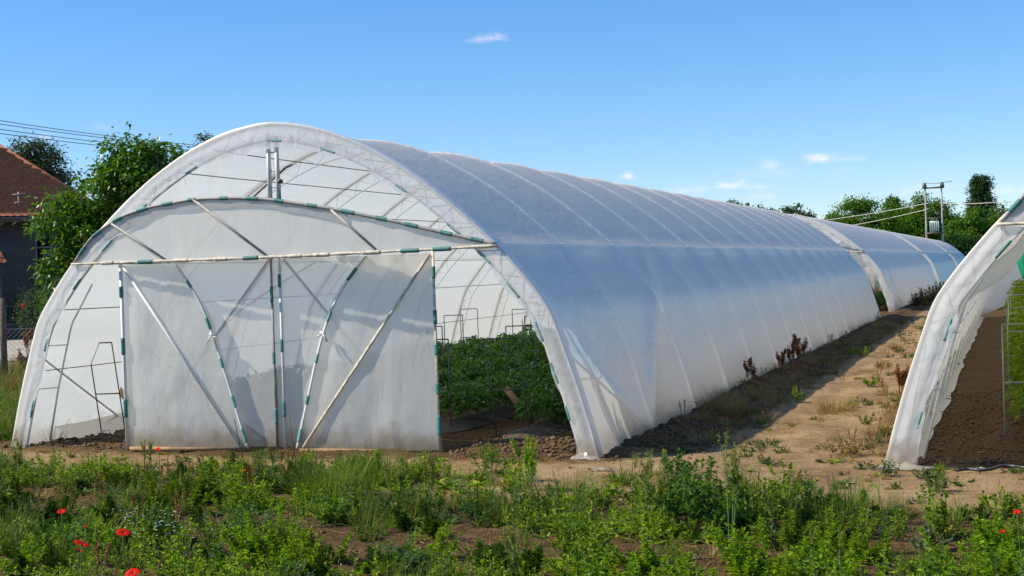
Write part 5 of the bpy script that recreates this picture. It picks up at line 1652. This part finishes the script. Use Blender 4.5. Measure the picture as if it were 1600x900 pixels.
roof_face(eB, eC, r2, r2, 'roof', house); roof_face(eC, eD, r1, r2, 'roof', house); roof_face(eD, eA, r1, r1, 'roof', house)
mb = MB(); mb.tube([eB, r2], 0.10, 8); mb.tube([r1, r2], 0.10, 8); mb.tube([eA, r1], 0.10, 8); mb.build('ridge_tiles', MAT['tile'], rf, True)
mb = MB(); mb.box(((X0 + X1) / 2, -ov / 2 - 0.02, ez - 0.10), (X1 - X0 + 2 * ov, ov + 0.05, 0.08)); mb.tube([(X0 - ov, -ov - 0.06, ez - 0.02), (X1 + ov, -ov - 0.06, ez - 0.02)], 0.06, 6)
mb.build('eave_board', MAT['dark_steel'], house)
# small aerial on the roof
mb = MB(); mb.tube([(-0.55, -0.05, ez + 0.30), (-0.55, -0.05, ez + 0.95)], 0.02, 5); mb.tube([(-0.75, -0.05, ez + 0.85), (-0.3, -0.05, ez + 0.9)], 0.015, 5); mb.tube([(-0.7, -0.05, ez + 0.55), (-0.45, -0.05, ez + 0.6)], 0.02, 5)
mb.build('aerial', MAT['hoop_pale'], rf)
# porch roof
prx0, prx1 = -4.2, -0.95
pr_ = empty('porch', (0, 0, 0)); pr_.parent = house
roof_face((prx0, -3.2, 2.50), (prx1, -3.2, 2.50), (prx1 - 0.3, -0.05, 3.1), (prx0, -0.05, 3.1), 'porch_roof', pr_)
mb = MB(); mb.box((prx1 - 0.25, -3.0, 1.22), (0.12, 0.12, 2.5)); mb.box((prx0 + 0.1, -3.0, 1.22), (0.12, 0.12, 2.5)); mb.build('porch_post', MAT['dark_steel'], pr_)

# railing on a low wall in front of the house
FO, FA, FR = frame_at(60, 43.5); rzf = math.atan2(FR[1], FR[0])
rail = empty('railing_fence', tuple(FO), rzf); tag(rail, 'dark metal railing on a low wall in front of the tiled house', 'fence')
MAT['dark_wall'] = simple_mat('dark_stained_wall', (0.06, 0.055, 0.05), 0.9, 0, 0.3, 2)
mb = MB(); mb.box((-4.0, 0, 0.27), (16, 0.2, 0.56)); mb.build('base_wall', MAT['dark_wall'], rail)
mb = MB()
for k in range(130): mb.box((-11.9 + k * 0.122, 0, 0.83), (0.022, 0.022, 0.56))
mb.build('bars', MAT['dark_steel'], rail)
mb = MB(); mb.box((-4, 0, 1.12), (16, 0.04, 0.04)); mb.box((-4, 0, 0.62), (16, 0.04, 0.04)); mb.build('rail', MAT['dark_steel'], rail)
# garden bushes in front of the house
def bush_px(px, py_base, depth, w, h, lab, seed, flowers=0, mat='leaf_dark', leaf=0.11, n=1800):
    o_, a_, r_ = frame_at(px, depth)
    rsb = np.random.default_rng(seed)
    root = empty('garden_bush', tuple(o_)); tag(root, lab, 'bush')
    u = unit(rsb.normal(size=(n, 3))) * (rsb.uniform(0.2, 1, n) ** 0.45)[:, None] * (1 + 0.25 * vnoise(rsb.uniform(0, 9, n), rsb.uniform(0, 9, n), 3))[:, None]
    P = u * np.array([w / 2, w / 2, h / 2]) + [0, 0, h / 2]; P[:, 2] = np.abs(P[:, 2])
    V, F = leaves4(P, unit(u + rsb.normal(size=(n, 3)) * 0.6), leaf * rsb.uniform(0.6, 1.2, n), leaf * 0.5, rs=rsb)
    mesh_np('foliage', V, F, MAT[mat], root)
    mb = MB()
    for k in range(7):
        a = k * 0.9; mb.tube([(0.05 * math.cos(a), 0.05 * math.sin(a), 0), (w * 0.3 * math.cos(a), w * 0.3 * math.sin(a), h * 0.75)], 0.018, 5)
    mb.build('branches', MAT['bark'], root)
    for k in range(flowers):
        a = rsb.uniform(3.6, 5.6); c_ = np.array([w * 0.46 * math.cos(a), w * 0.46 * math.sin(a), h * rsb.uniform(0.5, 0.8)])
        mb = MB(); mb.tube([c_ - [0, 0, 0.08], c_, c_ + [0, 0, 0.08]], [0.01, 0.032, 0.012], 7); mb.build('red_bloom', MAT['red_petal'], root)
    return root
bush_px(52, 520, 42, 1.15, 1.75, 'shrub with a red bloom behind the fence beside the walnut tree', 3, 1, 'tree_grey', 0.10)
bush_px(88, 520, 41, 1.3, 1.9, 'dark shrub between the blooming shrub and the greenhouse', 4, 0)
bush_px(28, 520, 44.6, 1.6, 1.2, 'low dark shrub in the shade of the house wall', 5, 0, 'tree_dark')
# wild growth along the wire fence
for k, (px, py, lab, sc, key, mk) in enumerate(((38, 596, 'brown-seeded weed by the wire fence, nearest the greenhouse', 1.5, 'dryR', dryR), (22, 606, 'yellow-green weed clump along the wire fence', 1.6, 'tuftA', tuftA),
                              (44, 560, 'thin brown weed further back along the wire fence', 1.6, 'dryD', dryD), (8, 612, 'dry clump at the foot of the fence post', 1.6, 'dryT', dryT))):
    place(key, mk, 'fence_weed', lab, 'weed', px, py, k * 1.1, sc)

# chain-link fence
CO, CA, CR = frame_at(2, 22.0); rzc = math.atan2(CR[1], CR[0])
cf = empty('wire_fence', tuple(CO), rzc); tag(cf, 'sagging chain-link fence with a dark post at the left edge', 'fence')
mb = MB(); mb.tube([(0, 0, -0.1), (0, 0, 1.55)], 0.055, 8); mb.build('post', MAT['bark'], cf)
mb = MB(); mb.tube([(-3.0, 0, -0.1), (-3.0, 0, 1.5)], 0.05, 8); mb.build('post', MAT['bark'], cf)
mb = MB(); mb.tube([(2.2, 0.1, -0.1), (2.2, 0.1, 1.2)], 0.02, 8); mb.build('post', MAT['steel'], cf)
mb = MB(); st = 0.085
for k in range(-50, 40):
    for s in (-1, 1):
        x0 = k * st; x1 = x0 + s * 1.0
        if min(x0, x1) < -3 or max(x0, x1) > 2.2: continue
        mb.tube([(x0, 0.06, 0.02), (x1, 0.06, 1.02)], 0.0022, 3, False)
mb.tube([(-3, 0.06, 1.02), (2.2, 0.06, 1.0)], 0.005, 4)
mb.build('wire_mesh', MAT['steel'], cf)

# ------------------------------------------------------------------ transformer pole and lines
TO, TA, TR = frame_at(1463, 117); rzt = math.atan2(TR[1], TR[0])
tp = empty('transformer_pole', tuple(TO), rzt); tag(tp, 'two-legged pole with a crossarm and a transformer hung between the legs', 'utility pole')
MAT['pole'] = simple_mat('pale_concrete_pole', (0.30, 0.29, 0.28), 0.8)
MAT['transformer'] = simple_mat('pale_green_metal', (0.40, 0.52, 0.48), 0.5)
hw = 0.70; top = 8.15
for s in (-1, 1):
    mb = MB(); mb.tube([(s * hw, 0, -0.1), (s * hw, 0, top)], [0.10, 0.07], 8); mb.build('pole', MAT['pole'], tp)
mb = MB(); mb.box((0, -0.12, top - 0.25), (1.9, 0.12, 0.14)); mb.build('crossarm', MAT['dark_steel'], tp)
for s in (-1, 1):
    mb = MB(); mb.tube([(s * 0.75, -0.12, top - 0.2), (s * 0.75, -0.12, top - 0.1), (s * 0.75, -0.12, top + 0.22)], [0.16, 0.2, 0.12], 8); mb.build('insulator', MAT['dark_steel'], tp)
mb = MB(); mb.tube([(-0.9, -0.12, top + 0.2), (0.2, -0.12, top + 0.12), (1.6, -0.12, top + 0.25)], 0.025, 4); mb.build('jumper_wire', MAT['steel'], tp)
zt = 1.7 + (402 - 355) * 117 / F_PX
mb = MB(); mb.box((0, 0, zt - 0.62), (1.5, 0.7, 0.10)); mb.box((0, 0, zt + 0.75), (1.35, 0.1, 0.08)); mb.build('platform', MAT['dark_steel'], tp)
mb = MB(); mb.box((0, 0, zt), (0.80, 0.5, 0.95))
for k in range(5): mb.box((-0.36 + k * 0.18, -0.3, zt - 0.02), (0.05, 0.14, 0.85))
tt = mb.build('transformer', MAT['transformer'], tp)
mb = MB()
for k in range(3): mb.tube([(-0.25 + k * 0.25, 0, zt + 0.47), (-0.25 + k * 0.25, 0, zt + 0.72)], 0.06, 6)
mb.build('bushing', MAT['dark_steel'], tt)


def line(a, b, sag, r, mat, label, group):
    t = np.linspace(0, 1, 40)[:, None]
    P = a + (b - a) * t - np.array([0, 0, 1.0]) * sag * 4 * t * (1 - t)
    mb = MB(); mb.tube(P, r, 4, False)
    tag(mb.build('power_line', MAT[mat], None, True), label, 'power line', group)

# low-voltage pole on the far left (out of frame) and one hidden behind the house end: the lines span between
for k, (y0_, y1_, lb) in enumerate(((174, 221, 'topmost of the four dark power lines at the upper left'), (180, 223, 'second from the top of the four dark power lines'),
                                    (189, 228, 'third from the top of the four dark power lines'), (196, 232, 'lowest of the four dark power lines at the upper left'))):
    a = at(-90, y0_, 44); b = at(420, y1_ + 12, 78)
    line(a, b, 0.25, 0.014, 'dark_steel', lb, 'four power lines over the house')
mb = MB(); b = at(420, 232, 78); mb.tube([(b[0], b[1], -0.1), (b[0], b[1], b[2] + 0.25)], [0.15, 0.1], 8); o = mb.build('wooden_pole', MAT['bark']); tag(o, 'wooden pole hidden behind the big greenhouse carrying the four lines', 'utility pole')
mb = MB(); b = at(-90, 180, 44); mb.tube([(b[0], b[1], -0.1), (b[0], b[1], b[2] + 0.25)], [0.15, 0.1], 8); o = mb.build('wooden_pole', MAT['bark']); tag(o, 'wooden pole beyond the left edge carrying the four lines', 'utility pole')
pl_, pr2 = at(1452, 317, 117), at(1452, 326, 117)
MAT['pale_line'] = simple_mat('pale_cable', (0.55, 0.54, 0.50), 0.6)
line(pl_, at(1200, 352, 150), 0.3, 0.03, 'pale_line', 'upper pale cable running left from the transformer pole', 'cables of the transformer pole')
line(pr2, at(1240, 364, 150), 0.3, 0.03, 'pale_line', 'lower pale cable running left from the transformer pole', 'cables of the transformer pole')
line(at(1474, 318, 117), at(1680, 300, 100), 0.3, 0.028, 'pale_line', 'pale cable running right from the transformer pole in front of the poplar', 'cables of the transformer pole')
mb = MB(); q = at(1168, 332, 100); mb.tube([(q[0], q[1], -0.1), (q[0], q[1], q[2] + 0.55)], 0.1, 6); mb.tube([(q[0], q[1], q[2] + 0.45), (q[0], q[1], q[2] + 0.75)], 0.17, 8)
tag(mb.build('stub_pole', MAT['dark_steel']), 'dark pole top just showing over the greenhouse ridge', 'utility pole')

# ------------------------------------------------------------------ light
SUN_D = unit(np.array([1.0, 0.43, -1.0]))        # travel direction
sun = bpy.data.lights.new('sun', 'SUN'); sun.energy = 5.0; sun.angle = D2R(0.53); sun.color = (1.0, 0.89, 0.72)
so = bpy.data.objects.new('sun', sun); COL.objects.link(so)
so.rotation_euler = Vector(SUN_D).to_track_quat('-Z', 'Y').to_euler()
el = math.asin(-SUN_D[2]); az = math.atan2(-SUN_D[0], -SUN_D[1])

world = bpy.data.worlds.new('World'); scene.world = world; world.use_nodes = True
nt = world.node_tree; nt.nodes.clear()
out = nt.nodes.new('ShaderNodeOutputWorld'); bg = nt.nodes.new('ShaderNodeBackground')
sky = nt.nodes.new('ShaderNodeTexSky'); sky.sky_type = 'NISHITA'; sky.sun_disc = False
sky.sun_elevation = el; sky.sun_rotation = az % (2 * PI)
sky.air_density = 1.0; sky.dust_density = 0.0; sky.ozone_density = 1.6; sky.altitude = 200
bg.inputs['Strength'].default_value = 0.10
# clouds: small far cumulus, placed by compass direction and height
geo_ = nt.nodes.new('ShaderNodeTexCoord'); sp = nt.nodes.new('ShaderNodeSeparateXYZ'); L(nt, geo_.outputs['Generated'], sp.inputs[0])
azn = math_(nt, 'ARCTAN2', sp.outputs[0], sp.outputs[1]); eln = math_(nt, 'ARCSINE', sp.outputs[2])
nzc = noise(nt, mapping(nt, geo_.outputs['Generated'], (60, 60, 110)).outputs[0], 1.0, 6, 0.62)
nzf = noise(nt, mapping(nt, geo_.outputs['Generated'], (16, 16, 40)).outputs[0], 1.0, 5, 0.6)
tot = None
for (cx, cy, rx, ry, st_) in ((765, 60, 34, 9, 0.75), (982, 275, 18, 8, 0.8), (1205, 258, 30, 12, 0.7), (1285, 249, 42, 12, 1.0), (1340, 248, 16, 6, 0.5), (1140, 291, 75, 12, 0.75), (1075, 298, 45, 8, 0.5), (1200, 308, 22, 8, 0.55),
                              (1178, 309, 60, 12, 0.35), (1430, 297, 60, 12, 0.5), (1335, 316, 36, 12, 0.45), (1580, 298, 48, 12, 0.6), (70, 215, 22, 8, 0.5), (160, 198, 30, 9, 0.3), (1230, 270, 110, 14, 0.25)):
    d = unit(at(cx, cy, 1.0) - CAM); a0 = math.atan2(d[0], d[1]); e0 = math.asin(d[2])
    dx = math_(nt, 'MULTIPLY', math_(nt, 'SUBTRACT', azn, a0), F_PX / rx); dy = math_(nt, 'MULTIPLY', math_(nt, 'SUBTRACT', eln, e0 + ROLL * 0), F_PX / ry)
    rr_ = math_(nt, 'SQRT', math_(nt, 'ADD', math_(nt, 'MULTIPLY', dx, dx), math_(nt, 'MULTIPLY', dy, dy)))
    v_ = math_(nt, 'SUBTRACT', 1.25, rr_); v_ = math_(nt, 'ADD', v_, math_(nt, 'MULTIPLY', math_(nt, 'SUBTRACT', nzc.outputs[0], 0.5), 3.4))
    mr = nt.nodes.new('ShaderNodeMapRange'); mr.interpolation_type = 'SMOOTHSTEP'; mr.inputs[1].default_value = 0.15; mr.inputs[2].default_value = 2.3; mr.inputs[3].default_value = 0; mr.inputs[4].default_value = st_ * 0.95
    L(nt, v_, mr.inputs[0])
    tot = mr.outputs[0] if tot is None else math_(nt, 'MAXIMUM', tot, mr.outputs[0])
tint = nt.nodes.new('ShaderNodeMix'); tint.data_type = 'RGBA'; tint.blend_type = 'MULTIPLY'; tint.inputs[0].default_value = 1.0
L(nt, sky.outputs[0], tint.inputs[6]); tint.inputs[7].default_value = (0.86, 1.035, 1.35, 1)
hs_ = nt.nodes.new('ShaderNodeHueSaturation'); hs_.inputs['Saturation'].default_value = 1.32; hs_.inputs['Value'].default_value = 1.52
gm_ = nt.nodes.new('ShaderNodeGamma'); gm_.inputs[1].default_value = 0.75; L(nt, tint.outputs[2], gm_.inputs[0]); L(nt, gm_.outputs[0], hs_.inputs['Color'])
cl = mixc(nt, tot, hs_.outputs[0], (8.6, 8.0, 8.2))
L(nt, cl, bg.inputs[0]); L(nt, bg.outputs[0], out.inputs[0])

# ------------------------------------------------------------------ render settings
scene.view_settings.view_transform = 'Standard'; scene.view_settings.look = 'None'
scene.view_settings.exposure = 0.42; scene.view_settings.gamma = 1.0
scene.render.engine = 'CYCLES'
cy = scene.cycles
cy.max_bounces = 10; cy.diffuse_bounces = 5; cy.glossy_bounces = 3; cy.transmission_bounces = 6; cy.transparent_max_bounces = 12
cy.use_denoising = True
cy.sample_clamp_indirect = 6.0
cy.use_adaptive_sampling = True
